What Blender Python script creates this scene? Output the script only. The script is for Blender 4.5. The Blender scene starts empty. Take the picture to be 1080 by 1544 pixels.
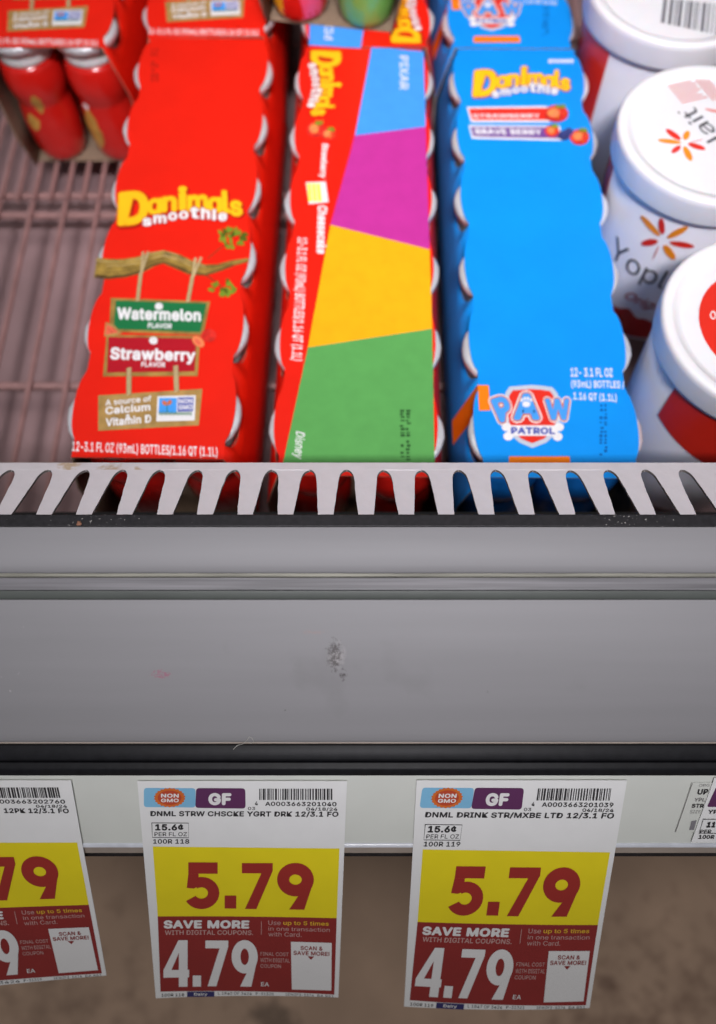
import bpy, bmesh, math, random
from mathutils import Vector, Matrix
random.seed(7)
scene = bpy.context.scene
COL = scene.collection

# ------------------------------------------------------------------ camera
PITCH = math.radians(66.5)          # looking down into the case
FPX = 1160.0                        # focal length in pixels of the 1080 x 1544 photograph
ZC = 0.86                           # camera height over the shop floor
CAMPOS = Vector((0, 0, ZC))
SP, CP = math.sin(PITCH), math.cos(PITCH)
FW, UP, RT = Vector((0, CP, -SP)), Vector((0, SP, CP)), Vector((1, 0, 0))
cam = bpy.data.cameras.new('camera')
cam.sensor_fit = 'HORIZONTAL'; cam.sensor_width = 36.0
cam.lens = FPX / 1080 * 36
cam.clip_start = 0.01; cam.clip_end = 50
cam.dof.use_dof = True
cam.dof.focus_distance = 0.297
cam.dof.aperture_fstop = 8.0
camo = bpy.data.objects.new('camera', cam)
camo.location = CAMPOS
camo.rotation_euler = (math.pi / 2 - PITCH, 0, 0)
COL.objects.link(camo)
scene.camera = camo

# ------------------------------------------------------------------ world, lamps, exposure
w = bpy.data.worlds.new('World'); scene.world = w; w.use_nodes = True
bg = w.node_tree.nodes['Background']
bg.inputs[0].default_value = (0.93, 0.95, 1.0, 1); bg.inputs[1].default_value = 0.135
def area(name, loc, target, sx, sy, power, col):
    l = bpy.data.lights.new(name, 'AREA'); l.shape = 'RECTANGLE'; l.size = sx; l.size_y = sy
    l.energy = power; l.color = col
    o = bpy.data.objects.new(name, l); o.location = loc
    o.rotation_euler = (Vector(target) - Vector(loc)).to_track_quat('-Z', 'Y').to_euler()
    COL.objects.link(o); return o
lt = area('aisle_light', (0.04, -0.60, ZC + 1.06), (0.03, 0.41, ZC - 0.33), 0.36, 0.12, 1.20, (0.97, 0.95, 1.0))
lt.data.spread = math.radians(30)
area('ceiling_light', (0.05, -0.15, ZC + 2.1), (0, 0.1, ZC - 0.3), 0.6, 0.8, 18.0, (1.0, 0.97, 0.95))
vs = scene.view_settings
scene.display_settings.display_device = 'sRGB'
vs.view_transform = 'Standard'; vs.look = 'None'; vs.exposure = 0.0; vs.gamma = 1.0; vs.use_curve_mapping = False
scene.render.engine = 'CYCLES'
scene.cycles.use_denoising = True
scene.cycles.max_bounces = 8

# ------------------------------------------------------------------ pixel -> place helpers
def ray(px, py):
    return FW + RT * ((px - 540) / FPX) + UP * ((772 - py) / FPX)
def at_depth(px, py, d):
    return CAMPOS + ray(px, py) * d
def on_plane(px, py, p0, n):
    r = ray(px, py)
    return CAMPOS + r * ((Vector(p0) - CAMPOS).dot(n) / r.dot(n))
Zr = lambda z: ZC + z               # heights measured from the lens

# ------------------------------------------------------------------ materials
MATS = {}
def mat(name, col, rough=0.5, metal=0.0, var=0.06, scale=60.0, bump=0.0, bscale=300.0, coat=0.0, spec=0.5, trans=0.0, sss=0.0, stretch=None):
    if name in MATS: return MATS[name]
    m = bpy.data.materials.new(name); m.use_nodes = True
    nt = m.node_tree; b = nt.nodes['Principled BSDF']
    tc = nt.nodes.new('ShaderNodeTexCoord')
    nz = nt.nodes.new('ShaderNodeTexNoise'); nz.inputs['Scale'].default_value = scale; nz.inputs['Detail'].default_value = 4
    if stretch:
        sv = nt.nodes.new('ShaderNodeVectorMath'); sv.operation = 'MULTIPLY'; sv.inputs[1].default_value = stretch
        nt.links.new(tc.outputs['Object'], sv.inputs[0]); nt.links.new(sv.outputs[0], nz.inputs['Vector'])
    else: nt.links.new(tc.outputs['Object'], nz.inputs['Vector'])
    rp = nt.nodes.new('ShaderNodeValToRGB')
    c0 = [max(0, c * (1 - var)) for c in col]; c1 = [min(1, c * (1 + var)) for c in col]
    rp.color_ramp.elements[0].position = 0.3; rp.color_ramp.elements[1].position = 0.7
    rp.color_ramp.elements[0].color = (*c0, 1); rp.color_ramp.elements[1].color = (*c1, 1)
    nt.links.new(nz.outputs['Fac'], rp.inputs['Fac']); nt.links.new(rp.outputs['Color'], b.inputs['Base Color'])
    b.inputs['Roughness'].default_value = rough; b.inputs['Metallic'].default_value = metal
    b.inputs['Specular IOR Level'].default_value = spec
    if coat: b.inputs['Coat Weight'].default_value = coat; b.inputs['Coat Roughness'].default_value = 0.15
    if trans: b.inputs['Transmission Weight'].default_value = trans
    if sss:
        b.inputs['Subsurface Weight'].default_value = sss; b.inputs['Subsurface Scale'].default_value = 0.004
    if bump:
        n2 = nt.nodes.new('ShaderNodeTexNoise'); n2.inputs['Scale'].default_value = bscale; n2.inputs['Detail'].default_value = 3
        nt.links.new(tc.outputs['Object'], n2.inputs['Vector'])
        bp = nt.nodes.new('ShaderNodeBump'); bp.inputs['Strength'].default_value = bump; bp.inputs['Distance'].default_value = 0.001
        nt.links.new(n2.outputs['Fac'], bp.inputs['Height']); nt.links.new(bp.outputs['Normal'], b.inputs['Normal'])
    MATS[name] = m
    return m
def stain(m, centre, radius, col, strength=0.7, scale=900.0, thr=0.5, squash=(1, 1, 1), soft=0.6):
    """a mark with its own place and ragged shape, mixed into the base colour"""
    nt = m.node_tree; b = nt.nodes['Principled BSDF']
    old = b.inputs['Base Color'].links[0].from_socket
    tc = nt.nodes.new('ShaderNodeTexCoord')
    mp = nt.nodes.new('ShaderNodeVectorMath'); mp.operation = 'SUBTRACT'; mp.inputs[1].default_value = centre
    nt.links.new(tc.outputs['Object'], mp.inputs[0])
    sq = nt.nodes.new('ShaderNodeVectorMath'); sq.operation = 'MULTIPLY'; sq.inputs[1].default_value = squash
    nt.links.new(mp.outputs[0], sq.inputs[0])
    ln = nt.nodes.new('ShaderNodeVectorMath'); ln.operation = 'LENGTH'; nt.links.new(sq.outputs[0], ln.inputs[0])
    mr = nt.nodes.new('ShaderNodeMapRange'); mr.inputs['From Min'].default_value = 0; mr.inputs['From Max'].default_value = radius
    mr.inputs['To Min'].default_value = 1; mr.inputs['To Max'].default_value = 0
    nt.links.new(ln.outputs['Value'], mr.inputs['Value'])
    nz = nt.nodes.new('ShaderNodeTexNoise'); nz.inputs['Scale'].default_value = scale; nz.inputs['Detail'].default_value = 6
    nt.links.new(tc.outputs['Object'], nz.inputs['Vector'])
    ml = nt.nodes.new('ShaderNodeMath'); ml.operation = 'MULTIPLY'
    nt.links.new(mr.outputs[0], ml.inputs[0]); nt.links.new(nz.outputs['Fac'], ml.inputs[1])
    st = nt.nodes.new('ShaderNodeMapRange'); st.inputs['From Min'].default_value = thr * soft; st.inputs['From Max'].default_value = thr
    st.inputs['To Max'].default_value = strength
    nt.links.new(ml.outputs[0], st.inputs['Value'])
    mx = nt.nodes.new('ShaderNodeMix'); mx.data_type = 'RGBA'
    nt.links.new(st.outputs[0], mx.inputs['Factor']); nt.links.new(old, mx.inputs['A']); mx.inputs['B'].default_value = (*col, 1)
    nt.links.new(mx.outputs['Result'], b.inputs['Base Color'])

CARD = dict(rough=0.42, var=0.04, scale=40, spec=0.28, bump=0.35, bscale=38)
RED = mat('red printed card', (0.76, 0.012, 0.003), **CARD)
BLUE = mat('blue printed card', (0.002, 0.27, 0.80), **CARD)
KRAFT = mat('kraft card', (0.24, 0.165, 0.11), rough=0.8, var=0.15, scale=200)
INK = dict(rough=0.45, var=0.04, scale=120, spec=0.22)
WHITE = mat('white ink', (0.78, 0.76, 0.76), **INK)
YEL = mat('golden yellow ink', (0.92, 0.50, 0.010), **INK)
YEL2 = mat('pale yellow ink', (0.95, 0.74, 0.08), **INK)
ORNG = mat('orange ink', (0.88, 0.20, 0.005), **INK)
DORNG = mat('deep orange outline ink', (0.62, 0.12, 0.004), **INK)
SHAD = mat('dark red drop ink', (0.38, 0.008, 0.004), **INK)
GRN = mat('sign green ink', (0.012, 0.16, 0.05), **INK)
MAR = mat('crimson ink', (0.42, 0.008, 0.018), **INK)
WOOD = mat('printed wood ink', (0.34, 0.20, 0.045), rough=0.45, var=0.35, scale=130)
WOODL = mat('printed pale wood ink', (0.40, 0.24, 0.07), rough=0.45, var=0.25, scale=160)
BARK = mat('printed bark ink', (0.30, 0.19, 0.035), rough=0.45, var=0.45, scale=170)
BARKD = mat('printed dark bark ink', (0.10, 0.05, 0.012), rough=0.45, var=0.3, scale=170)
ROPE = mat('printed rope ink', (0.55, 0.42, 0.22), **INK)
ROPED = mat('printed rope shade ink', (0.22, 0.14, 0.06), **INK)
LEAF = mat('printed leaf ink', (0.17, 0.25, 0.015), rough=0.45, var=0.25, scale=200)
LEAFD = mat('printed dark leaf ink', (0.08, 0.11, 0.01), **INK)
PINK = mat('melon ink', (0.75, 0.13, 0.07), **INK)
BERRY = mat('berry red ink', (0.60, 0.02, 0.012), rough=0.45, var=0.3, scale=300)
BERRYL = mat('berry light ink', (0.80, 0.22, 0.08), **INK)
BLUEB = mat('blueberry ink', (0.03, 0.04, 0.16), rough=0.45, var=0.4, scale=300)
SKY = mat('sky blue ink', (0.06, 0.32, 0.80), **INK)
PURP = mat('violet ink', (0.16, 0.06, 0.28), **INK)
INDI = mat('badge indigo ink', (0.10, 0.12, 0.42), **INK)
PBLUE = mat('panel blue ink', (0.055, 0.30, 0.83), **INK)
PMAG = mat('panel magenta ink', (0.50, 0.03, 0.28), **INK)
PYEL = mat('panel yellow ink', (0.90, 0.40, 0.006), **INK)
PGRN = mat('panel green ink', (0.10, 0.34, 0.085), **INK)
STAMP_R = mat('stamp on red', (0.38, 0.012, 0.006), **INK)
STAMP_G = mat('stamp on green', (0.02, 0.08, 0.02), **INK)
STAMP_B = mat('stamp on blue', (0.004, 0.10, 0.36), **INK)
FOIL = mat('crinkled foil', (0.86, 0.85, 0.88), rough=0.38, metal=0.55, var=0.08, bump=0.7, bscale=420)
BOTR = mat('red bottle sleeve', (0.62, 0.012, 0.008), rough=0.22, var=0.12, scale=30, coat=0.4)
BOTG = mat('green bottle sleeve', (0.14, 0.36, 0.07), rough=0.22, var=0.15, scale=30, coat=0.4)
BOTB = mat('blue bottle sleeve', (0.01, 0.16, 0.55), rough=0.22, var=0.12, scale=30, coat=0.4)
BOTY = mat('yellow bottle sleeve print', (0.88, 0.45, 0.02), rough=0.25)
BOTP = mat('pink bottle sleeve print', (0.75, 0.06, 0.13), rough=0.25)
BOTT = mat('tan bottle print', (0.50, 0.26, 0.05), rough=0.3, var=0.3, scale=120)
HDPE = mat('white bottle plastic', (0.78, 0.75, 0.74), rough=0.35, sss=0.2)
TUB = mat('white tub plastic', (0.76, 0.74, 0.79), rough=0.33, var=0.02, sss=0.15)
LID = mat('white lid plastic', (0.80, 0.78, 0.80), rough=0.36, var=0.02, sss=0.15)
TRED = mat('tub red ink', (0.74, 0.025, 0.012), rough=0.35, var=0.04)
TDRED = mat('tub deep red ink', (0.45, 0.02, 0.02), rough=0.35, var=0.2)
TORNG = mat('tub orange ink', (0.90, 0.27, 0.01), rough=0.35)
TGREY = mat('tub charcoal ink', (0.05, 0.045, 0.055), rough=0.35)
TPINK = mat('tub fine print ink', (0.72, 0.22, 0.20), rough=0.35)
BARG = mat('grey bar ink', (0.20, 0.19, 0.21), rough=0.4)
PAPER = mat('tag paper', (0.76, 0.76, 0.76), rough=0.55, var=0.02, scale=90, bump=0.05, bscale=200)
TYEL = mat('tag yellow ink', (0.80, 0.66, 0.008), rough=0.5, var=0.03)
TAGR = mat('tag maroon ink', (0.26, 0.020, 0.018), rough=0.5, var=0.05)
TAGD = mat('tag price red ink', (0.33, 0.022, 0.016), rough=0.5, var=0.05)
TAGK = mat('tag black ink', (0.025, 0.023, 0.026), rough=0.5)
TAGW = mat('tag white ink', (0.74, 0.73, 0.73), rough=0.5, var=0.02)
TAGT = mat('tag tint ink', (0.55, 0.33, 0.31), rough=0.5)
TAGY = mat('tag gold ink', (0.72, 0.42, 0.03), rough=0.5)
TAGB = mat('tag sky ink', (0.20, 0.46, 0.68), rough=0.5)
TAGP = mat('tag purple ink', (0.10, 0.022, 0.09), rough=0.5)
TAGO = mat('tag orange ink', (0.62, 0.14, 0.02), rough=0.5)
TAGO2 = mat('tag red orange ink', (0.48, 0.06, 0.02), rough=0.5)
TAGN = mat('tag navy ink', (0.025, 0.025, 0.13), rough=0.5)
TAGG = mat('faded grey ink', (0.22, 0.21, 0.21), rough=0.5)

# ------------------------------------------------------------------ object helpers
def mesh_obj(name, verts, faces, mats, parent=None, midx=None, smooth=False):
    me = bpy.data.meshes.new(name); me.from_pydata([tuple(v) for v in verts], [], faces)
    for m in (mats if isinstance(mats, (list, tuple)) else [mats]): me.materials.append(m)
    if midx: me.polygons.foreach_set('material_index', midx)
    if smooth: me.polygons.foreach_set('use_smooth', [True] * len(me.polygons))
    me.update()
    o = bpy.data.objects.new(name, me); COL.objects.link(o)
    if parent: o.parent = parent
    return o
def tag(o, label=None, cat=None, group=None, kind=None):
    if label: o['label'] = label
    if cat: o['category'] = cat
    if group: o['group'] = group
    if kind: o['kind'] = kind
    return o
def empty(name, loc=(0, 0, 0), mw=None):
    o = bpy.data.objects.new(name, None); o.empty_display_size = 0.02; COL.objects.link(o)
    if mw is not None: o.matrix_world = mw
    else: o.location = loc
    return o
def copy_tree(o, parent=None):
    c = o.copy(); COL.objects.link(c)
    if parent is not None: c.parent = parent
    for ch in list(o.children): copy_tree(ch, c)
    return c
def extrude(name, prof, x0, x1, m, parent, bevel=0.0, origin=(0, 0, 0)):
    """closed (Y, Z) outline swept along X"""
    n = len(prof)
    v = [(x0, y, z) for y, z in prof] + [(x1, y, z) for y, z in prof]
    f = [[i, (i + 1) % n, n + (i + 1) % n, n + i] for i in range(n)] + [list(range(n))[::-1], list(range(n, 2 * n))]
    o = mesh_obj(name, v, f, m, parent)
    bm = bmesh.new(); bm.from_mesh(o.data); bmesh.ops.recalc_face_normals(bm, faces=bm.faces); bm.to_mesh(o.data); bm.free()
    o.data.polygons.foreach_set('use_smooth', [True] * len(o.data.polygons)); o.data.set_sharp_from_angle(angle=math.radians(35))
    if bevel:
        b = o.modifiers.new('bevel', 'BEVEL'); b.width = bevel; b.segments = 3; b.limit_method = 'ANGLE'; b.angle_limit = math.radians(35); b.harden_normals = False
    return o
def lathe(name, prof, m, parent=None, n=32, midx=None, cap=True):
    v, f, mi = [], [], []
    for r, z in prof:
        for k in range(n):
            a = 2 * math.pi * k / n; v.append((r * math.cos(a), r * math.sin(a), z))
    for i in range(len(prof) - 1):
        for k in range(n):
            f.append([i * n + k, i * n + (k + 1) % n, (i + 1) * n + (k + 1) % n, (i + 1) * n + k])
    if cap:
        f.append([k for k in range(n)][::-1]); f.append([(len(prof) - 1) * n + k for k in range(n)])
    return mesh_obj(name, v, f, m, parent, smooth=True)

# ------------------------------------------------------------------ print helper (flat ink on card, paper, plastic)
_tc = {}
FONT = None
try:
    FONT = bpy.data.fonts.load(bpy.utils.system_resource('DATAFILES', path='fonts') + '/Inter.woff2')
except Exception:
    FONT = None
def text2d(s, bold=0.0, shear=0.0, fit=None):
    """outline text as faces in a unit box; bold = pen radius in em, drawn as copies of the glyphs round a circle"""
    key = (s, round(bold, 4), shear, fit)
    if key in _tc: return _tc[key]
    fit = bold if fit is None else fit
    c = bpy.data.curves.new('t', 'FONT'); c.body = s; c.size = 1; c.resolution_u = 3; c.shear = shear
    if FONT: c.font = FONT
    c.space_character = 1 + fit * 1.6
    o = bpy.data.objects.new('t', c); COL.objects.link(o)
    dg = bpy.context.evaluated_depsgraph_get(); me = o.evaluated_get(dg).to_mesh()
    bv = [(p.co.x, p.co.y) for p in me.vertices]; bf = [list(p.vertices) for p in me.polygons]
    o.evaluated_get(dg).to_mesh_clear()
    bpy.data.objects.remove(o); bpy.data.curves.remove(c)
    x0 = min(p[0] for p in bv) - fit; x1 = max(p[0] for p in bv) + fit; y0 = min(p[1] for p in bv) - fit; y1 = max(p[1] for p in bv) + fit
    n = 0 if bold <= 0 else (4 if bold < .025 else 12 if len(s) == 1 else 8)
    offs = [(0, 0)] + [(bold * math.cos(2 * math.pi * k / n), bold * math.sin(2 * math.pi * k / n)) for k in range(n)]
    v, f = [], []
    for k, (dx, dy) in enumerate(offs):
        b = len(v); v += [((x + dx - x0) / (x1 - x0), (y + dy - y0) / (y1 - y0), k * .06) for x, y in bv]; f += [[i + b for i in q] for q in bf]
    _tc[key] = (v, f); return _tc[key]
LAYER = 0.00007
class Print:
    def __init__(self, loc): self.loc = loc; self.v = []; self.f = []; self.mi = []; self.mats = []
    def _m(self, m):
        if m not in self.mats: self.mats.append(m)
        return self.mats.index(m)
    def raw(self, pts, faces, m, layer):
        self.calls = getattr(self, 'calls', 0) + 1; layer = layer + (self.calls % 220) * .004   # never two inks in one plane
        n = len(self.v); self.v += [(p[0], p[1], (layer + (p[2] if len(p) > 2 else 0)) * LAYER) for p in pts]
        for q in faces: self.f.append([i + n for i in q]); self.mi.append(self._m(m))
    def poly(self, px, m, layer=1):
        self.raw([self.loc(*p) for p in px], [list(range(len(px)))], m, layer)
    def text(self, s, bl, br, tl, m, layer=2, bold=0.0, shear=0.0, fit=None):
        v, f = text2d(s, bold, shear, fit); a, b, c = (Vector(self.loc(*p)) for p in (bl, br, tl))
        self.raw([(*(a + (b - a) * x + (c - a) * y), k) for x, y, k in v], f, m, layer)
    def box(self, s, x0, y0, x1, y1, m, layer=2, bold=0.0, slope=0.0, shear=0.0):
        """text filling the pixel box; slope = pixels the right end drops"""
        self.text(s, (x0, y1), (x1, y1 + slope), (x0, y0), m, layer, bold, shear)
    def digit(self, ch, x0, y0, x1, y1, m, layer, th):
        """heavy geometric figure; th = stroke as a share of the width"""
        W_, H_ = x1 - x0, y1 - y0; q = lambda u, v: (x0 + u * W_, y0 + v * H_); tv = th * W_ / H_
        if ch == '7':
            self.poly([q(0, 0), q(0, tv), q(1 - th * 1.12, tv), q(.10, 1), q(.10 + th * 1.12, 1), q(1, tv * .75), q(1, 0)], m, layer)
        elif ch == '4':
            a = .60; self.poly([q(a - .02, 0), q(0, .64), q(0, .80), q(a, .80), q(a, 1), q(a + th, 1), q(a + th, .80), q(1, .80), q(1, .80 - tv * .86), q(a + th, .80 - tv * .86), q(a + th, 0)][:2] +
                      [q(0, .80), q(a, .80), q(a, .80 - tv * .86), q(.31, .80 - tv * .86), q(a, .27), q(a, .0)], m, layer)
            self.poly([q(a, 0), q(a, 1), q(a + th, 1), q(a + th, 0)], m, layer)
            self.poly([q(a + th, .80 - tv * .86), q(a + th, .80), q(1, .80), q(1, .80 - tv * .86)], m, layer)
        elif ch == '5':
            self.poly([q(.10, 0), q(.10, tv), q(.95, tv), q(.95, 0)], m, layer)
            self.poly([q(.10, tv), q(.055, .545), q(.26, .56), q(.10 + th * .90, .44), q(.10 + th * .90, tv)], m, layer + .2)
            self.poly([q(.10, .36), q(.055, .545), q(.26, .56), q(.36, .52), q(.42, .44), q(.42, .36)], m, layer + .4)
            cx_, cy_, R_, ry = .48, .655, .52, .345
            def arc(a0, a1, n=22):
                o, i = [], []
                for k in range(n + 1):
                    a = math.radians(a0 + (a1 - a0) * k / n)
                    o.append(q(cx_ + R_ * math.cos(a), cy_ + ry * math.sin(a))); i.append(q(cx_ + (R_ - th) * math.cos(a), cy_ + (ry - tv * .92) * math.sin(a)))
                for k in range(n): self.poly([o[k], o[k + 1], i[k + 1], i[k]], m, layer)
            arc(-128, 150)
        elif ch == '9':
            cx_, cy_, R_, ry = .5, .36, .5, .36; n = 32; o, i = [], []
            for k in range(n):
                a = 2 * math.pi * k / n; o.append(q(cx_ + R_ * math.cos(a), cy_ + ry * math.sin(a))); i.append(q(cx_ + (R_ - th) * math.cos(a), cy_ + (ry - tv * .95) * math.sin(a)))
            for k in range(n): self.poly([o[k], o[(k + 1) % n], i[(k + 1) % n], i[k]], m, layer)
            self.poly([q(.955, .50), q(.62, .66), q(.33, 1), q(.33 + th * 1.25, 1), q(.93, .545)], m, layer + .3)
    def rect(self, x0, y0, x1, y1, m, layer=1): self.poly([(x0, y1), (x1, y1), (x1, y0), (x0, y0)], m, layer)
    def rrect(self, quad, r, m, layer=1):
        pts = []
        n = len(quad)
        for i in range(n):
            p, q, s = Vector(quad[i]), Vector(quad[i - 1]), Vector(quad[(i + 1) % n])
            a = p + (q - p).normalized() * r; b = p + (s - p).normalized() * r
            for t in (0, 0.25, 0.5, 0.75, 1):
                pts.append(tuple(a * (1 - t) ** 2 + p * 2 * t * (1 - t) + b * t * t))
        self.poly(pts, m, layer)
    def ell(self, cx, cy, rx, ry, m, layer=1, rot=0.0, n=20, jag=0.0):
        pts = []
        for k in range(n):
            a = 2 * math.pi * k / n; j = 1 + (jag if k % 2 else 0)
            x, y = rx * j * math.cos(a), ry * j * math.sin(a)
            pts.append((cx + x * math.cos(rot) - y * math.sin(rot), cy + x * math.sin(rot) + y * math.cos(rot)))
        self.poly(pts[::-1], m, layer)
    def strip(self, pl, m, layer=1):
        """pl: (x, y, width) pixels"""
        L, R_ = [], []
        for i, (x, y, wd) in enumerate(pl):
            a = Vector(pl[max(0, i - 1)][:2]); b = Vector(pl[min(len(pl) - 1, i + 1)][:2]); d = (b - a).normalized()
            nx, ny = -d.y, d.x
            L.append((x + nx * wd / 2, y + ny * wd / 2)); R_.append((x - nx * wd / 2, y - ny * wd / 2))
        for i in range(len(pl) - 1): self.poly([L[i], L[i + 1], R_[i + 1], R_[i]], m, layer)
    def build(self, name, parent, mapfn):
        v = [mapfn(*p) for p in self.v]
        o = mesh_obj(name, v, self.f, self.mats, parent, self.mi)
        return o

# ================================================================== SETTING
# shop floor
FLOORM = mat('worn brown floor', (0.46, 0.315, 0.225), rough=0.7, var=0.16, scale=9, spec=0.2)
for c, r, col in (((-0.08, -0.16, 0), 0.05, (0.052, 0.039, 0.031)), ((0.3, -0.2, 0), 0.03, (0.13, 0.065, 0.047)), ((0.36, -0.33, 0), 0.025, (0.13, 0.078, 0.052)),
                  ((0.24, -0.12, 0), 0.02, (0.143, 0.078, 0.057)), ((-0.34, -0.35, 0), 0.03, (0.156, 0.104, 0.078)), ((0.1, -0.4, 0), 0.03, (0.13, 0.104, 0.078))):
    stain(FLOORM, c, r, col, 0.6, 60, 0.35)
stain(FLOORM, (0.3, -0.25, 0), 0.5, (0.143, 0.078, 0.052), 0.55, 55, 0.52)
stain(FLOORM, (-0.3, -0.25, 0), 0.5, (0.143, 0.088, 0.062), 0.5, 48, 0.54)
fl = mesh_obj('floor', [(-3, -3, 0), (3, -3, 0), (3, 2, 0), (-3, 2, 0)], [[0, 1, 2, 3]], FLOORM); fl['kind'] = 'structure'

# ------------------------------------------------------------------ refrigerated case
XW = 0.46
PANEL = mat('grey enamel bumper', (0.225, 0.22, 0.23), rough=0.55, spec=0.25, var=0.05, scale=1.0, stretch=(5, 70, 70), bump=0.03, bscale=90)
GROOVE = mat('scuffed dark joint', (0.135, 0.13, 0.14), rough=0.55, var=0.35, scale=1.0, stretch=(18, 900, 900))
GROOVE2 = mat('greenish dark joint', (0.060, 0.068, 0.062), rough=0.5, var=0.1, scale=40)
JLINE = mat('aluminium joint line', (0.22, 0.215, 0.18), rough=0.55, metal=0.1, var=0.3, scale=1.0, stretch=(30, 600, 600))
BLACK = mat('black plastic trim', (0.010, 0.010, 0.012), rough=0.42, var=0.2, scale=300, spec=0.15)
BLACKM = mat('black painted lip', (0.016, 0.015, 0.017), rough=0.5, var=0.3, scale=500, spec=0.25)
FENCE = mat('white enamel grille', (0.62, 0.58, 0.60), rough=0.45, var=0.05, scale=120, bump=0.08, bscale=600)
DARKIN = mat('dark duct liner', (0.018, 0.017, 0.018), rough=0.6, var=0.3, scale=80)
DUST = mat('dusty ledge', (0.13, 0.11, 0.105), rough=0.8, var=0.3, scale=200)
GRIME = mat('grimy cut edge', (0.10, 0.085, 0.08), rough=0.8, var=0.4, scale=700)
PANM = mat('dusty case pan with bounce tint', (0.30, 0.195, 0.198), rough=0.5, var=0.18, scale=16)  # mauve tint: red light bounced off the cartons, put into the base colour
WIRE = mat('dusty wire with bounce tint', (0.31, 0.17, 0.16), rough=0.5, var=0.2, scale=60)  # pink is carton bounce light painted in, not a coating; wire itself is greyish
RAILM = mat('rail label strip', (0.62, 0.635, 0.595), rough=0.35, var=0.03, scale=40)
RAILC = mat('clear rail edge', (0.34, 0.29, 0.25), rough=0.25, var=0.1, scale=60, coat=0.5)
RAILG = mat('painted rail glint edge', (0.62, 0.64, 0.70), rough=0.15, var=0.15, scale=90, coat=0.6)  # pale bluish highlight of the glossy lip, painted as its colour
stain(PANEL, tuple(at_depth(508, 985, 0.286)), 0.0085, (0.40, 0.375, 0.375), 0.5, 260, 0.40, (1.25, 0.8, 1))
stain(PANEL, tuple(at_depth(505, 985, 0.286)), 0.010, (0.06, 0.05, 0.05), 0.85, 800, 0.42, (1.5, 0.7, 1))
stain(PANEL, tuple(at_depth(518, 1012, 0.287)), 0.006, (0.06, 0.05, 0.05), 0.85, 800, 0.42, (1.5, 0.7, 1))
stain(PANEL, tuple(at_depth(475, 955, 0.286)), 0.006, (0.28, 0.20, 0.20), 0.5, 700, 0.40, (0.5, 2.5, 1))
stain(PANEL, tuple(at_depth(245, 1017, 0.287)), 0.0065, (0.30, 0.10, 0.16), 0.75, 900, 0.36, (0.8, 1.6, 1))
for sx_, sy_ in [(735, 1042), (905, 905), (590, 940), (430, 1072), (965, 1010), (80, 960), (300, 930), (690, 1090), (840, 985), (160, 1085)]:
    stain(PANEL, tuple(at_depth(sx_, sy_, 0.2865)), 0.0016, (0.07, 0.065, 0.065), 0.8, 1400, 0.40)
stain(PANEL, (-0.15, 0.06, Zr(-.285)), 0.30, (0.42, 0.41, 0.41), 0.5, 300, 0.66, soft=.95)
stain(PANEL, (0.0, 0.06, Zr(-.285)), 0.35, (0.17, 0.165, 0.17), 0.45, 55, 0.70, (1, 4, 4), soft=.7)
stain(FENCE, tuple(at_depth(105, 700, 0.314)), 0.010, (0.42, 0.27, 0.10), 0.7, 420, 0.40)
stain(FENCE, tuple(at_depth(165, 708, 0.31)), 0.012, (0.40, 0.26, 0.12), 0.7, 420, 0.40)
stain(FENCE, tuple(at_depth(205, 705, 0.31)), 0.007, (0.40, 0.26, 0.12), 0.7, 420, 0.40)
stain(FENCE, tuple(at_depth(668, 722, 0.307)), 0.004, (0.12, 0.08, 0.06), 0.9, 900, 0.40)
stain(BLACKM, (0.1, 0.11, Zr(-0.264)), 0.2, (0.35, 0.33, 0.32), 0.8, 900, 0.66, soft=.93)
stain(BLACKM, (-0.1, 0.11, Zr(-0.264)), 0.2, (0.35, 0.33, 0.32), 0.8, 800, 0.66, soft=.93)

case = tag(empty('display_case', (0, 0.03, 0)), 'open refrigerated dairy case with grey bumper front, white slotted grille and price rail', 'display case')
CO = Vector((0, 0.03, 0))
def cx(name, prof, m, bevel=0.0, parent=None, x0=-XW, x1=XW):
    o = extrude(name, [(y - 0.03, Zr(z)) for y, z in prof], x0, x1, m, parent or case, bevel)
    return o
# stains were given in world coordinates: shift object space of the case parts (case sits at Y 0.03)
for m_ in (PANEL, FENCE, BLACKM):
    for n_ in m_.node_tree.nodes:
        if n_.type == 'VECT_MATH' and n_.operation == 'SUBTRACT':
            v_ = n_.inputs[1].default_value; n_.inputs[1].default_value = (v_[0], v_[1] - 0.03, v_[2])
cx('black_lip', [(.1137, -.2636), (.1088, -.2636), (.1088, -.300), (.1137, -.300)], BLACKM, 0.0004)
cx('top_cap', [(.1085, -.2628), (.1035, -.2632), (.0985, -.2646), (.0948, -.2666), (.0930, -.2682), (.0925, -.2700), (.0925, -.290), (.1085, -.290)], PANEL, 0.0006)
cx('joint_line', [(.0924, -.2690), (.0913, -.2697), (.0913, -.290), (.0924, -.290)], JLINE, 0.0003)
cx('joint_strip', [(.0912, -.2705), (.0890, -.2710), (.0868, -.2718), (.0868, -.290), (.0912, -.290)], GROOVE, 0.0002)
cx('joint_strip', [(.0867, -.2722), (.0850, -.2731), (.0840, -.2742), (.0840, -.290), (.0867, -.290)], GROOVE2, 0.0002)
pp = [(.0839, -.2750)]
for k in range(0, 25):
    t = k / 24; b = math.sin(math.pi * t) * 0.0022
    pp.append((.0838 + (.0372 - .0838) * t + b * -0.49, -.2736 + (-.2996 + .2736) * t + b * 0.87))
pp += [(.0362, -.3010), (.0362, -.318), (.0838, -.318)]
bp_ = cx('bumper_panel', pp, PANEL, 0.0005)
cx('trim_bead', [(.0367, -.3012), (.0357, -.3018), (.0357, -.306), (.0367, -.306)], RAILC, 0.0002)
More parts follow.
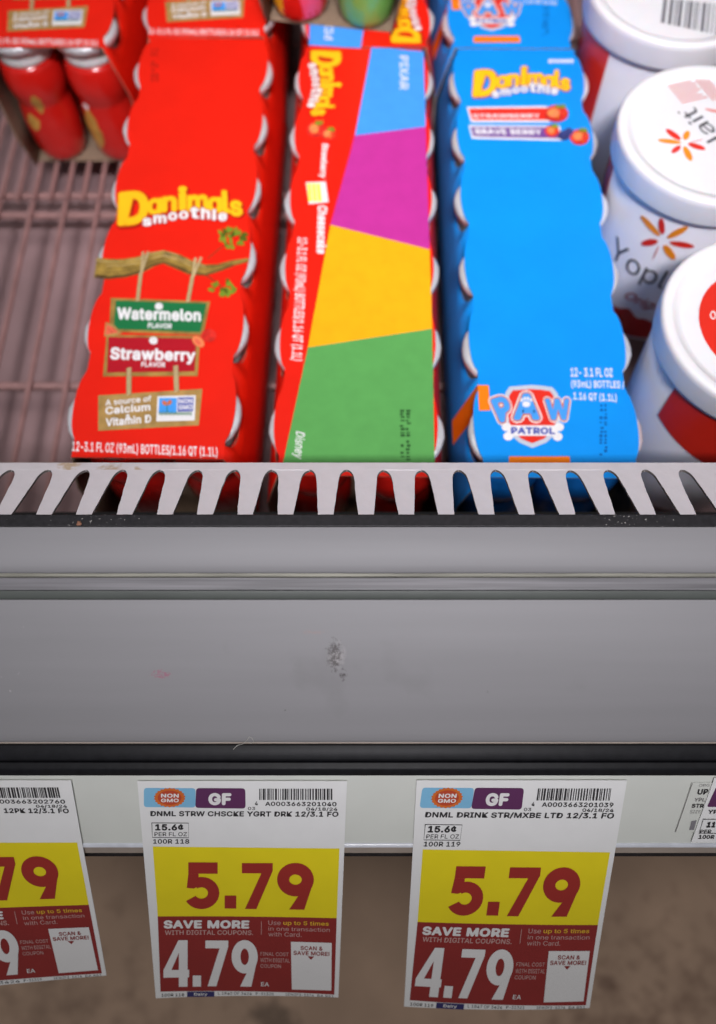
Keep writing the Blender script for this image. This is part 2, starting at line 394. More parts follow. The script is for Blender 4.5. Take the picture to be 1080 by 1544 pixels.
cx('black_trim', [(.0356, -.3031), (.0330, -.3033), (.0300, -.3049), (.0297, -.3062), (.0297, -.316), (.0356, -.316)], BLACK, 0.0005)
cx('black_trim', [(.0296, -.3060), (.0268, -.3064), (.0249, -.3084), (.0246, -.3098), (.0246, -.320), (.0296, -.320)], BLACK, 0.0006)
# price rail, sloping to the customer at 45 degrees
E_ = Vector((0, -.705, -.709)).normalized(); N_ = Vector((0, -.709, .705)).normalized()   # down the rail / out of it
T0 = Vector((0, .0228, Zr(-.3093)))
def rp(s, h): p = T0 + E_ * s + N_ * h; return (p.y, p.z - ZC)
rail = cx('price_rail', [rp(-.004, -.0012), rp(.0322, -.0012), rp(.0322, -.004), rp(-.004, -.004)], RAILM)
def sub(name, prof, m, bevel=0.0): 
    o = cx(name, prof, m, bevel, parent=rail); return o
sub('painted_glint_edge', [rp(.0318, -.0011), rp(.0322, -.0005), rp(.0336, -.0005), rp(.0338, -.003), rp(.0318, -.003)], RAILG, 0.0003)
sub('lower_lip', [rp(.0339, -.0012), rp(.0378, -.0018), rp(.0380, -.0045), rp(.0339, -.0045)], RAILC, 0.0004)
sub('shade_strip', [rp(.0381, -.0030), rp(.0412, -.0036), rp(.0412, -.0062), rp(.0381, -.0062)], BLACKM)  # black strip standing in for the shade below the rail lip
cx('rail_back', [(.024, -.3215), (.000, -.3415), (-.001, -.3445), (.024, -.3445)], BLACKM)
# body of the case
cx('duct_liner', [(.1136, -.301), (.1045, -.301), (.1045, -.50), (.1136, -.50)], DARKIN)
cx('duct_ledge', [(.1500, -.345), (.1140, -.345), (.1140, -.352), (.1500, -.352)], DARKIN)
cx('dusty_bar', [(.1280, -.334), (.1240, -.334), (.1240, -.3445), (.1280, -.3445)], DUST, 0.001)
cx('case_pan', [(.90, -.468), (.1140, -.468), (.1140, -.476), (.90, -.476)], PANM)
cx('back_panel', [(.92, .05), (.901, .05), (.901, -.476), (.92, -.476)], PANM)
cx('kick_panel', [(.1040, -.318), (.030, -.345), (.030, -.80), (.1040, -.80)], DARKIN)
cx('case_foot', [(.85, -.501), (.06, -.801), (.06, -.8598), (.85, -.8598)], DARKIN)
# slotted grille: sheet leaning down to the product, teeth between round-topped slots
A = Vector((0, .1133, -.2642)); B = Vector((0, .1446, -.2814))
gdir = (B - A); GL = gdir.length; gdir.normalize(); gn = Vector((0, -gdir.z, gdir.y))
PITCHT = 61 / FPX * 0.287
fb = 0.80
gmw = Matrix.Translation(A + Vector((0, 0, ZC))) @ Matrix(((1, 0, 0, 0), (0, gdir.y, gn.y, 0), (0, gdir.z, gn.z, 0), (0, 0, 0, 1)))
def slab(name, outline, th, m, parent):
    n = len(outline); v = [(x, y, 0) for x, y in outline] + [(x, y, -th) for x, y in outline]
    f = [list(range(n)), list(range(n, 2 * n))[::-1]] + [[i, n + i, n + (i + 1) % n, (i + 1) % n] for i in range(n)]
    o = mesh_obj(name, v, f, m, parent)
    bm = bmesh.new(); bm.from_mesh(o.data); bmesh.ops.recalc_face_normals(bm, faces=bm.faces); bm.to_mesh(o.data); bm.free()
    return o
gb = slab('grille', [(-XW, GL * 0.845), (XW, GL * 0.845), (XW, GL), (-XW, GL)], 0.0010, FENCE, case)
gb.matrix_parent_inverse = Matrix.Identity(4)
gb.matrix_basis = case.matrix_basis.inverted() @ gmw
bv = gb.modifiers.new('bevel', 'BEVEL'); bv.width = 0.0003; bv.segments = 2
# fix stain coordinates for the grille: it uses its own object space
ginv = gmw.inverted()
for n_ in FENCE.node_tree.nodes:
    if n_.type == 'VECT_MATH' and n_.operation == 'SUBTRACT':
        wv = Vector(n_.inputs[1].default_value) + Vector((0, .03, 0)); n_.inputs[1].default_value = ginv @ wv
hp = PITCHT / 2
half = [(0.188, -0.02), (0.20, 0.05), (0.285, 0.60), (0.305, 0.70), (0.33, 0.755), (0.375, 0.80), (0.43, 0.832), (0.4995, 0.846)]
out = [(u * PITCHT, v * GL) for u, v in half]
tooth0 = None
xt = (430 - 540) / FPX * 0.287 - 0 * PITCHT
k0 = int((-XW - xt) / PITCHT) + 1
toothmeshes = []
for var_ in range(5):
    rs = random.Random(var_ + 3)
    jr = lambda: rs.uniform(-.00014, .00014)
    def dens(seq):
        r = []
        for i in range(len(seq) - 1):
            (x0, y0), (x1, y1) = seq[i], seq[i + 1]; nseg = 5 if i == 1 else 1
            for q in range(nseg):
                t = q / nseg; r.append((x0 + (x1 - x0) * t + (jr() if i in (1, 2) else 0), y0 + (y1 - y0) * t))
        r.append(seq[-1]); return r
    right = dens(out); left = [(-x, y) for x, y in dens(out)][::-1]
    o = slab('tooth', right + left, 0.0010, FENCE, gb); toothmeshes.append(o)
    o.data.materials.append(GRIME)
    for p_ in o.data.polygons:
        if abs(p_.normal.z) < .5: p_.material_index = 1
k = k0; idx = 0
while xt + k * PITCHT < XW - hp:
    x = xt + k * PITCHT
    if idx < 5: o = toothmeshes[idx]
    else: o = toothmeshes[random.randrange(5)].copy(); COL.objects.link(o); o.parent = gb
    o.location = (x, 0, 0); o.rotation_euler = (random.uniform(-.006, .006), random.uniform(-.01, .01), 0)
    idx += 1; k += 1
crumb = bmesh.new(); bmesh.ops.create_icosphere(crumb, subdivisions=2, radius=0.0009)
for v in crumb.verts: v.co *= random.uniform(0.7, 1.25); v.co.z *= 0.7
me = bpy.data.meshes.new('crumb'); crumb.to_mesh(me); crumb.free(); me.materials.append(mat('crumb', (0.22, 0.10, 0.06), rough=0.9, var=0.3, scale=900))
cr = bpy.data.objects.new('crumb', me); COL.objects.link(cr)
p = on_plane(120, 790, (0, 0, Zr(-.2636)), Vector((0, 0, 1))); cr.location = (p.x, p.y, Zr(-.2636) + .0004)
tag(cr, 'tiny brown food crumb on the black lip below the grille', 'crumb')

def thread(pxs, d, r, m):
    pts = [at_depth(x, y, d + dz) for x, y, dz in pxs]; o = pts[0].copy(); v, f = [], []
    for i, p in enumerate(pts):
        t = (pts[min(i + 1, len(pts) - 1)] - pts[max(i - 1, 0)]).normalized(); a = t.cross(FW).normalized(); b = t.cross(a)
        for k in range(5): v.append(p - o + a * r * math.cos(k * 1.2566) + b * r * math.sin(k * 1.2566))
    for i in range(len(pts) - 1):
        for k in range(5): f.append([i * 5 + k, i * 5 + (k + 1) % 5, i * 5 + 5 + (k + 1) % 5, i * 5 + 5 + k])
    f += [[0, 1, 2, 3, 4], [len(v) - 5 + k for k in range(5)]]
    ob = mesh_obj('lint_thread', v, f, m); ob.location = o; return ob
th = thread([(352, 1130, .0006), (358, 1124, 0), (366, 1122, -.001), (372, 1117, -.0015), (376, 1111, -.0012), (380, 1113, -.001), (383, 1119, -.0004), (379, 1121, 0), (374, 1118, .0004)], 0.2905, 0.00012, mat('lint', (0.40, 0.39, 0.36), rough=0.9))
tag(th, 'pale curled lint thread caught on the bumper edge above the black trim', 'thread')

# ------------------------------------------------------------------ wire racks the cartons stand on
RACKZ = Zr(-.4283)
def wire_mesh(name, L, r, axis, m):
    n = 8; v = []; f = []
    for t in (0, L):
        for q in range(n):
            a = 2 * math.pi * q / n; c, s = r * math.cos(a), r * math.sin(a)
            v.append((c, t, s) if axis == 'y' else (t, c, s))
    f = [[q, (q + 1) % n, n + (q + 1) % n, n + q] for q in range(n)] + [list(range(n))[::-1], list(range(n, 2 * n))]
    o = mesh_obj(name, v, f, m, smooth=False); return o
def rack(y0, y1, xs, ys, label):
    t = tag(empty('wire_rack', (0, y0, Zr(-.4680))), label, 'rack', 'wire racks in the case')
    r = 0.0019; first = None
    for x in xs:
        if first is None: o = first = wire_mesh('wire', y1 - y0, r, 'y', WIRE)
        else: o = first.copy(); COL.objects.link(o)
        o.parent = t; o.location = (x, 0, RACKZ - Zr(-.4680) - r)
    c0 = None
    for y in ys:
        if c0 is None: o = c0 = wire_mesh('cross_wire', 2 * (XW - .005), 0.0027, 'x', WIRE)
        else: o = c0.copy(); COL.objects.link(o)
        o.parent = t; o.location = (-(XW - .005), y - y0, RACKZ - Zr(-.4680) - 2 * r - 0.0023)
    fo = None
    for x in (-XW + .03, XW - .03):
        for y in (ys[0], ys[-1]):
            hgt = RACKZ - Zr(-.4680) - 2 * r - 0.0030
            if fo is None:
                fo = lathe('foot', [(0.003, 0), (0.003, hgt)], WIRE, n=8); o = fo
            else: o = fo.copy(); COL.objects.link(o)
            o.parent = t; o.location = (x, y - y0, 0)
    return t
xs1 = [-.2403 + .0243 * k for k in range(-8, 29)]
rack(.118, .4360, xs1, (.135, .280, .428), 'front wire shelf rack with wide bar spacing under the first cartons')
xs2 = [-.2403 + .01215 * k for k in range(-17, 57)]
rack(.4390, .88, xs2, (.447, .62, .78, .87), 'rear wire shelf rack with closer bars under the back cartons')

# ================================================================== CARTONS
H = 0.0949; LEN = 0.305; NB = 6; BP = 0.0500; B0 = 0.0265
TOPZ = RACKZ + H
FOLD, TONGUE, WIDE, BASE = 0.0372, 0.0408, 0.0462, 0.0405
def edge_profile():
    ys = []; n = 120
    for i in range(n + 1):
        y = LEN * i / n; ys.append(y)
    return ys
def near(y): return min(abs(y - (B0 + BP * k)) for k in range(NB))
def sleeve(m, parent):
    ys = edge_profile(); SOL = []
    # top panel with scalloped tongues
    L, R_ = [], []
    for y in ys:
        d = near(y - .0035); b = max(0, 1 - (d / 0.019) ** 2)
        x = FOLD + (TONGUE - FOLD) * b ** 0.6
        R_.append((x, y)); L.append((-x, y))
    n = len(ys); v = [(x, y, H) for x, y in L] + [(x, y, H) for x, y in R_]
    f = [[i, n + i, n + i + 1, i + 1] for i in range(n - 1)]
    o = mesh_obj('top_panel', v, f, [m, KRAFT], parent); SOL.append(o)
    for s in (-1, 1):
        v, f = [], []
        for y in ys:
            d = near(y); c = 0.0
            if d < 0.0185: c = 0.0145 * math.sqrt(max(0, 1 - (d / 0.0185) ** 2))
            c = max(c, 0.0)
            zt = H - c; xt_ = FOLD + (WIDE - FOLD) * (c / 0.034)
            v += [(s * xt_, y, zt), (s * (FOLD + (WIDE - FOLD) * .62), y, H - 0.0215), (s * WIDE, y, H - 0.036), (s * WIDE, y, 0.026), (s * BASE, y, 0.0006)]
        for i in range(n - 1):
            for q in range(4):
                a, b, c_, d_ = i * 5 + q, i * 5 + q + 1, (i + 1) * 5 + q + 1, (i + 1) * 5 + q
                f.append([a, d_, c_, b] if s < 0 else [a, b, c_, d_])
        o = mesh_obj('side_panel', v, f, [m, KRAFT], parent); SOL.append(o)
        o.data.polygons.foreach_set('use_smooth', [True] * len(o.data.polygons))
    o = mesh_obj('bottom_panel', [(-BASE, 0.006, 0.0), (BASE, 0.006, 0.0), (BASE, LEN, 0.0), (-BASE, LEN, 0.0)], [[0, 3, 2, 1]], [m, KRAFT], parent); SOL.append(o)
    for o in SOL:
        md = o.modifiers.new('solidify', 'SOLIDIFY'); md.thickness = 0.0006; md.offset = -1
        md.material_offset = 1; md.material_offset_rim = 1
    return SOL
def place_mw(x0, yf, x1, yb):
    """front centre (x0,yf) and a second centre further back"""
    a = math.atan2(-(x1 - x0), (yb - yf))
    return Matrix.Translation((x0, yf, RACKZ)) @ Matrix.Rotation(a, 4, 'Z')
def locfn(mw, z):
    inv = mw.inverted()
    def f(px, py):
        p = inv @ on_plane(px, py, (0, 0, z), Vector((0, 0, 1))); return (p.x, p.y)
    return f
def top_map(x, y, h): return (x, y, H + 0.00006 + h)

def logo(P, bl, br, tl, layer=2, shade=SHAD):
    """chunky arched brand word with a small word under it, in unit box coordinates"""
    bl, br, tl = Vector(bl), Vector(br), Vector(tl)
    U = lambda x, y: tuple(bl + (br - bl) * x + (tl - bl) * y)
    L = [('D', .0, .05, .25, .92), ('\u0251', .235, .30, .355, .72), ('n', .352, .35, .475, .76), ('i', .482, .38, .555, 1.0), ('m', .555, .33, .725, .77),
         ('\u0251', .718, .29, .835, .70), ('l', .832, .27, .90, .86), ('s', .895, .19, 1.0, .60)]
    for ch, x0, y0, x1, y1 in L:
        tilt = (x0 - .5) * -.06
        for bo, m, ly, dx, dy in ((.072, shade, layer, .008, -.026), (.054, DORNG, layer + 1, 0, 0), (.036, YEL, layer + 2, 0, 0)):
            P.text(ch, U(x0 + dx, y0 + dy), U(x1 + dx, y0 + tilt + dy), U(x0 + tilt * .3 + dx, y1 + dy), m, ly, bold=bo, fit=.042)
    xs = .20
    for i, ch in enumerate('smoothie'):
        wd = {'m': .105, 'i': .035}.get(ch, .075)
        y0 = .02 + .12 * math.sin(math.pi * (xs - .2) / .62) + (xs - .2) * .06
        hh = .30 if ch in 'thi' else .21
        if ch == 'i': hh = .28
        for bo, m, ly in ((.07, shade, layer + 3), (.034, WHITE, layer + 4)):
            P.text(ch, U(xs, y0), U(xs + wd, y0), U(xs, y0 + hh), m, ly, bold=bo, fit=.035)
        xs += wd + .012
def stampmarks(P, x, y0, y1, wd, m, seed):
    r = random.Random(seed); y = y0
    while y < y1:
        h = r.uniform(2.0, 5.0)
        for c in (0, 1):
            if r.random() < .8:
                xx = x + c * wd * .55 + r.uniform(-1, 1); P.rect(xx, y, xx + wd * r.uniform(.25, .42), y + h, m, 2)
        y += h + r.uniform(1, 3.5)
def z2(x, y): return (x / 3 + 80, y / 3 + 340)
def z4(x, y): return (x / 3.375 + 380, y / 3.375 + 340)
def z3(x, y): return (x / 3.375 + 380, y / 3.375)
def z5(x, y): return (x / 3.375 + 640, y / 3.375)
def z6(x, y): return (x / 3.176 + 660, y / 3.176 + 340)
def berry(P, cx_, cy_, rx, ry, layer=3, rot=0.0):
    P.ell(cx_, cy_, rx, ry, BERRY, layer, rot, 14)
    P.ell(cx_ - rx * .2, cy_ - ry * .1, rx * .5, ry * .55, BERRYL, layer + 1, rot, 12)
    r = random.Random(int(cx_))
    for k in range(5): P.ell(cx_ + rx * (.1 + .18 * k) * .8, cy_ - ry * .85 + r.uniform(-1, 1), 2.2, 3.4, LEAF, layer + 2, r.uniform(-.8, .8), 8)
    for k in range(8):
        a = r.uniform(0, 6.28); q = r.uniform(.2, .75); P.ell(cx_ + rx * q * math.cos(a), cy_ + ry * q * math.sin(a), .7, 1.0, YEL, layer + 2, 0, 6)

# ---- red carton with the hanging flavour signs
mwA = place_mw(-.1031 + .0003, .1735, -.0983, .43)
cartA = empty('drink_carton', mw=mwA)
sleeve(RED, cartA)
P = Print(locfn(mwA, TOPZ)); logo(P, (177, 345), (367, 337), (177, 285)); P.build('brand_lettering', cartA, top_map)
P = Print(locfn(mwA, TOPZ))
br_ = [(192, 190, 92), (250, 198, 92), (320, 194, 84), (390, 180, 76), (445, 155, 66), (500, 142, 60), (560, 162, 66), (620, 190, 64), (690, 203, 50), (750, 192, 34), (815, 170, 26), (885, 155, 16)]
P.strip([(*z2(x, y), w_ / 3) for x, y, w_ in br_], BARK, 1)
r = random.Random(5)
for q in range(26):
    i = r.randrange(0, 9); off = r.uniform(-.42, .42)
    pts = []
    for j in range(3):
        x, y, w_ = br_[min(i + j, len(br_) - 1)]; pts.append((*z2(x + r.uniform(-8, 8), y + off * w_), r.uniform(.6, 1.3) * .8))
    P.strip(pts, BARKD if off > -.1 or r.random() < .5 else ROPE, 2)
P.strip([(*z2(x, y + w_ * .42), w_ / 3 * .16) for x, y, w_ in br_], BARKD, 2)
P.strip([(*z2(*p_), 1.2) for p_ in ((700, 150), (760, 100), (800, 80))], BARKD, 1)
P.strip([(*z2(*p_), 1.4) for p_ in ((690, 225), (730, 250), (770, 285))], BARKD, 1)
for (ccx, ccy, rr, nn) in ((808, 55, 58, 26), (768, 285, 50, 16)):
    for q in range(nn):
        a = r.uniform(0, 6.28); d = rr * math.sqrt(r.random()); x, y = z2(ccx + d * math.cos(a) * 1.1, ccy + d * math.sin(a) * .8)
        P.ell(x, y, r.uniform(4, 6.5), r.uniform(2.4, 3.6), LEAF if r.random() < .7 else LEAFD, 2 + q % 3, r.uniform(0, 3.1), 10)
P.build('printed_branch', cartA, top_map)
P = Print(locfn(mwA, TOPZ))
def rope(pts, wd=6):
    P.strip([(*z2(x, y), wd) for x, y in pts], ROPED, 5)
    (xa, ya), (xb, yb) = pts[0], pts[-1]; n = 10
    for q in range(n):
        t = (q + .5) / n; x, y = z2(xa + (xb - xa) * t, ya + (yb - ya) * t)
        P.ell(x, y, wd * .55, 1.5, ROPE, 6, -.45, 8)
rope([(432, 118), (398, 225)], 4); rope([(408, 120), (400, 225)], 4); rope([(398, 215), (383, 345)])
rope([(672, 145), (632, 240)], 4); rope([(645, 148), (632, 240)], 4); rope([(632, 230), (610, 350)])
P.poly([z2(*q) for q in ((255, 482), (680, 497), (712, 345), (262, 328))], WOOD, 3)
P.poly([z2(*q) for q in ((274, 470), (668, 484), (696, 354), (284, 341))], GRN, 4)
P.poly([z2(*q) for q in ((226, 684), (655, 682), (667, 500), (243, 496))], WOOD, 3)
P.poly([z2(*q) for q in ((244, 667), (642, 662), (650, 512), (252, 506))], MAR, 4)
P.poly([z2(*q) for q in ((205, 930), (660, 905), (676, 740), (205, 770))], WOODL, 3)
for yy in (805, 850, 890): P.strip([(*z2(210, yy + 12), .5), (*z2(430, yy), .7), (*z2(660, yy - 14), .5)], WOOD, 4)
P.text('Watermelon', z2(290, 428), z2(670, 438), z2(292, 372), WHITE, 6, bold=.04)
P.text('e', z2(462, 384), z2(498, 384), z2(462, 352), WHITE, 6, bold=.05)
P.text('FLAVOR', z2(430, 466), z2(538, 470), z2(432, 442), WHITE, 6, bold=.03)
P.text('Strawberry', z2(258, 622), z2(645, 632), z2(262, 552), WHITE, 6, bold=.04)
P.text('e', z2(436, 540), z2(474, 540), z2(436, 506), WHITE, 6, bold=.05)
P.text('FLAVOR', z2(400, 642), z2(508, 644), z2(402, 618), WHITE, 6, bold=.03)
P.poly([z2(*q) for q in ((232, 505), (312, 492), (280, 455), (240, 440))], WOODL, 6); P.poly([z2(*q) for q in ((238, 498), (298, 486), (270, 462), (244, 450))], PINK, 7)
for q in range(5): P.ell(*z2(252 + q * 8, 470 + (q % 3) * 8), .8, 1.1, SHAD, 8, 0, 6)
P.ell(*z2(705, 500), 12, 10, BERRY, 6, 0, 14); P.ell(*z2(658, 528), 11, 7, BERRYL, 7, .7, 12); P.ell(*z2(656, 530), 6, 3, PINK, 8, .7, 10)
rope([(345, 645), (344, 770)], 8); rope([(556, 635), (560, 755)], 8)
P.text('A source of', z2(238, 818), z2(446, 798), z2(238, 790), WHITE, 6, bold=.02)
P.text('Calcium', z2(238, 858), z2(442, 840), z2(238, 822), WHITE, 6, bold=.03)
P.text('&', z2(330, 878), z2(352, 876), z2(330, 856), WHITE, 6, bold=.03)
P.text('Vitamin D', z2(240, 912), z2(446, 894), z2(240, 874), WHITE, 6, bold=.03)
P.poly([z2(*q) for q in ((468, 888), (642, 884), (646, 770), (474, 774))], WHITE, 5)
P.poly([z2(*q) for q in ((478, 850), (560, 850), (562, 782), (482, 782))], SKY, 6)
P.poly([z2(*q) for q in ((564, 845), (634, 843), (638, 778), (566, 780))], INDI, 6)
P.text('NON', z2(570, 808), z2(632, 806), z2(570, 788), WHITE, 7, bold=.03); P.text('GMO', z2(570, 836), z2(632, 834), z2(570, 814), WHITE, 7, bold=.03)
for q in range(16): P.ell(*z2(484 + q * 9.4, 852 + (q % 2) * 3), 1.2, 3, GRN, 7, 0, 6)
P.ell(*z2(506, 806), 4.5, 3, TAGO, 8, .8, 10); P.ell(*z2(528, 804), 4.5, 3, TAGO, 8, -.8, 10); P.strip([(*z2(517, 808), 1), (*z2(517, 848), 1)], GRN, 8)
P.build('printed_flavour_signs', cartA, top_map)
P = Print(locfn(mwA, TOPZ))
P.text('12-3.1 FL OZ (93mL) BOTTLES/1.16 QT (1.1L)', z2(85, 1028), z2(745, 1055), z2(88, 975), WHITE, 2, bold=.02)
P.build('volume_text', cartA, top_map)
P = Print(locfn(mwA, TOPZ)); stampmarks(P, 228, 74, 122, 12, STAMP_R, 4); P.build('date_stamp', cartA, top_map)['kind'] = 'stuff'

# ---- red carton with the four coloured panels
mwB = place_mw(-.0016, .1640, .0033, .43)
cartB = empty('drink_carton', mw=mwB)
sleeve(RED, cartB)
P = Print(locfn(mwB, TOPZ))
P.poly([(535.5, 204.4), (642, 191), (639, 77), (560.7, 71)], PBLUE)
P.poly([(498.5, 339), (648, 376), (642, 191), (535.5, 204.4)], PMAG)
P.poly([(464.4, 524), (652, 495.5), (648, 376), (498.5, 339)], PYEL)
P.poly([(425, 706), (655.8, 706), (652, 495.5), (464.4, 524)], PGRN)
P.build('printed_colour_panels', cartB, top_map)
P = Print(locfn(mwB, TOPZ)); logo(P, (466, 76), (459, 175), (519, 77)); P.build('brand_lettering', cartB, top_map)
P = Print(locfn(mwB, TOPZ))
P.text('PIXAR', z3(752, 285), z3(752, 455), z3(795, 287), WHITE, 3, bold=.01)
P.build('studio_lettering', cartB, top_map); P = Print(locfn(mwB, TOPZ))
P.text('Disney', z4(212, 1045), z4(203, 1185), z4(272, 1052), WHITE, 3, bold=.01, shear=.2)
P.build('studio_lettering', cartB, top_map); P = Print(locfn(mwB, TOPZ))
P.text('12-3.1 FL OZ (93mL) BOTTLES/1.16 QT (1.1L)', z4(226, 60), z4(193, 685), z4(286, 66), WHITE, 3, bold=.02)
P.build('volume_text', cartB, top_map); P = Print(locfn(mwB, TOPZ))
P.text('Strawberry', z3(350, 730), z3(338, 905), z3(390, 732), WHITE, 3, bold=.04)
P.text('Cheesecake', z3(335, 1045), z3(328, 1290), z3(385, 1050), WHITE, 3, bold=.04)
berry(P, *z3(325, 660), 14, 12); berry(P, *z3(390, 685), 11, 9)
P.poly([z3(*q) for q in ((290, 1040), (390, 1030), (375, 925), (275, 930))], WHITE, 3)
for q in range(3): P.poly([z3(*p_) for p_ in ((288 + q * 24, 1028), (308 + q * 24, 1026), (300 + q * 24, 934), (280 + q * 24, 936))], YEL2, 4)
P.build('flavour_print', cartB, top_map)
P = Print(locfn(mwB, TOPZ)); stampmarks(P, 604, 618, 694, 16, STAMP_G, 9); P.build('date_stamp', cartB, top_map)['kind'] = 'stuff'

# ---- blue carton
mwC = place_mw(.0982 - .0002, .1630, .1006, .43)
cartC = empty('drink_carton', mw=mwC)
SLC = sleeve(BLUE, cartC)
P = Print(locfn(mwC, TOPZ)); logo(P, (712, 150), (860, 146), (714, 102), shade=INDI); P.build('brand_lettering', cartC, top_map)
P = Print(locfn(mwC, TOPZ))
P.poly([z5(*q) for q in ((238, 622), (640, 622), (625, 540), (216, 545))], WHITE, 1); P.poly([z5(*q) for q in ((245, 612), (634, 612), (622, 550), (226, 553))], TRED, 2)
P.text('STRAWBERRY', z5(250, 602), z5(590, 602), z5(246, 580), WHITE, 3, bold=.02)
P.poly([z5(*q) for q in ((243, 705), (700, 716), (690, 640), (226, 637))], WHITE, 1); P.poly([z5(*q) for q in ((250, 695), (690, 706), (682, 648), (236, 646))], PURP, 2)
P.text('BRAVE BERRY', z5(262, 684), z5(600, 688), z5(256, 655), WHITE, 3, bold=.03)
berry(P, *z5(670, 580), 19, 13, 4); berry(P, *z5(650, 668), 11, 9, 4); berry(P, *z5(790, 700), 15, 12, 5)
P.ell(*z5(710, 690), 9, 8, BLUEB, 4); P.ell(*z5(735, 672), 7, 6, BLUEB, 5)
P.build('printed_flavour_banners', cartC, top_map)
P = Print(locfn(mwC, TOPZ))
def shield(scale, m, ly):
    base = [(325, 800), (345, 772), (400, 768), (450, 764), (500, 768), (550, 775), (575, 805), (590, 880), (585, 950), (560, 1005), (520, 1040), (455, 1066), (395, 1042), (350, 1005), (325, 950), (315, 880)]
    cx0, cy0 = 452, 905
    P.poly([z6(cx0 + (x - cx0) * scale, cy0 + (y - cy0) * scale) for x, y in base[::-1]], m, ly)
GREYL = mat('emblem silver ink', (0.50, 0.54, 0.62), **INK)
shield(1.0, GREYL, 1); shield(.86, TRED, 2)
for ch, q in (('P', ((275, 935), (345, 955), (238, 835))), ('A', ((362, 935), (490, 935), (362, 805))), ('W', ((500, 950), (620, 940), (520, 825)))):
    bl, brr, tl = (z6(*p_) for p_ in q)
    if ch == 'P': bl, brr, tl = z6(300, 950), z6(352, 925), z6(250, 835)
    if ch == 'P': brr = z6(375, 925)
    if ch == 'W': bl, brr, tl = z6(520, 935), z6(610, 955), z6(500, 830); brr = z6(640, 935); tl = z6(512, 830)
    P.text(ch, bl, brr, tl, WHITE, 4, bold=.105, fit=.045); P.text(ch, bl, brr, tl, TAGO, 5, bold=.078, fit=.045); P.text(ch, bl, brr, tl, SKY, 6, bold=.045)
P.ell(*z6(424, 858), 6, 4.5, WHITE, 7)
for q in range(4): P.ell(*z6(402 + q * 15, 828 + abs(q - 1.5) * 7), 2.2, 2.6, WHITE, 7, 0, 8)
P.poly([z6(*q) for q in ((335, 1010), (575, 1010), (575, 960), (335, 960))], WHITE, 8)
for bx, by in ((330, 968), (338, 1012), (580, 968), (574, 1014)): P.ell(*z6(bx, by), 7.5, 6.5, WHITE, 8.3, 0, 14)
P.text('PATROL', z6(350, 1002), z6(562, 1004), z6(350, 968), INDI, 9.5, bold=.05)
P.build('printed_emblem', cartC, top_map)
P = Print(locfn(mwC, TOPZ))
P.text('12- 3.1 FL OZ', z6(638, 725), z6(840, 727), z6(636, 682), WHITE, 2, bold=.02)
P.text('(93mL) BOTTLES /', z6(640, 782), z6(895, 786), z6(640, 740), WHITE, 2, bold=.02)
P.text('1.16 QT (1.1L)', z6(650, 840), z6(858, 850), z6(650, 797), WHITE, 2, bold=.02)
P.build('volume_text', cartC, top_map); P = Print(locfn(mwC, TOPZ)); stampmarks(P, 905, 610, 690, 12, STAMP_B, 12); P.build('date_stamp', cartC, top_map)['kind'] = 'stuff'; P = Print(locfn(mwC, TOPZ))
for q in range(6): P.rect(*z5(632 + q * 22, 303), *z5(632 + q * 22 + 16, 320), WHITE, 2)
P.build('fine_print', cartC, top_map); P = Print(locfn(mwC, TOPZ))
P.poly([z6(*q) for q in ((340, 1160), (640, 1160), (632, 1106), (343, 1106))], ORNG, 1)
P.build('orange_stripe', cartC, top_map)
# orange patch folded over the left shoulder of the blue carton
ov, of = [], []
ya, yb = .0265 + .0105, .0265 + .0255
for i in range(5):
    y = ya + (yb - ya) * i / 4
    for (x, z) in ((-.0320, H + .0002), (-FOLD - .0004, H + .00015), (-(FOLD + .6 * (WIDE - FOLD)) - .0004, H - .0215), (-WIDE - .0004, H - .036)):
        ov.append((x, y, z))
for i in range(4):
    for q in range(3): of.append([i * 4 + q, i * 4 + 4 + q, i * 4 + 5 + q, i * 4 + 1 + q])
mesh_obj('orange_patch', ov, of, ORNG, cartC)

# labels of the front cartons, then their copies behind
tag(cartA, 'red multipack carton with printed tree branch and hanging flavour signs, standing against the grille', 'carton', 'multipack drink cartons')
tag(cartB, 'red multipack carton with blue, magenta, yellow and green printed panels, standing against the grille', 'carton', 'multipack drink cartons')
tag(cartC, 'blue multipack carton with shield emblem and orange patch, standing against the grille', 'carton', 'multipack drink cartons')
def clone(src, x, y, rz, label, z=RACKZ):
    c = copy_tree(src); c.matrix_world = Matrix.Translation((x, y, z)) @ Matrix.Rotation(rz, 4, 'Z'); c['label'] = label; return c
cartA2 = clone(cartA, -.0985, .4795, .01, 'red signboard carton directly behind the front one that has the flavour signs')
cartA3 = clone(cartA, -.2015, .4700, .0, 'red carton set back over the empty wires, two red bottles showing in its open end')
cartB2 = clone(cartB, .0035, .4700 + LEN, math.pi + .01, 'red carton turned around behind the colour-panel carton, under the stacked one')
cartC2 = clone(cartC, .0992, .4690, -.01, 'blue carton behind the front blue one')
cartS = clone(cartB, -.019, .4835, math.radians(-8.5), 'red carton stacked on top of others, its kraft open end showing a green bottle', z=TOPZ + .0004)

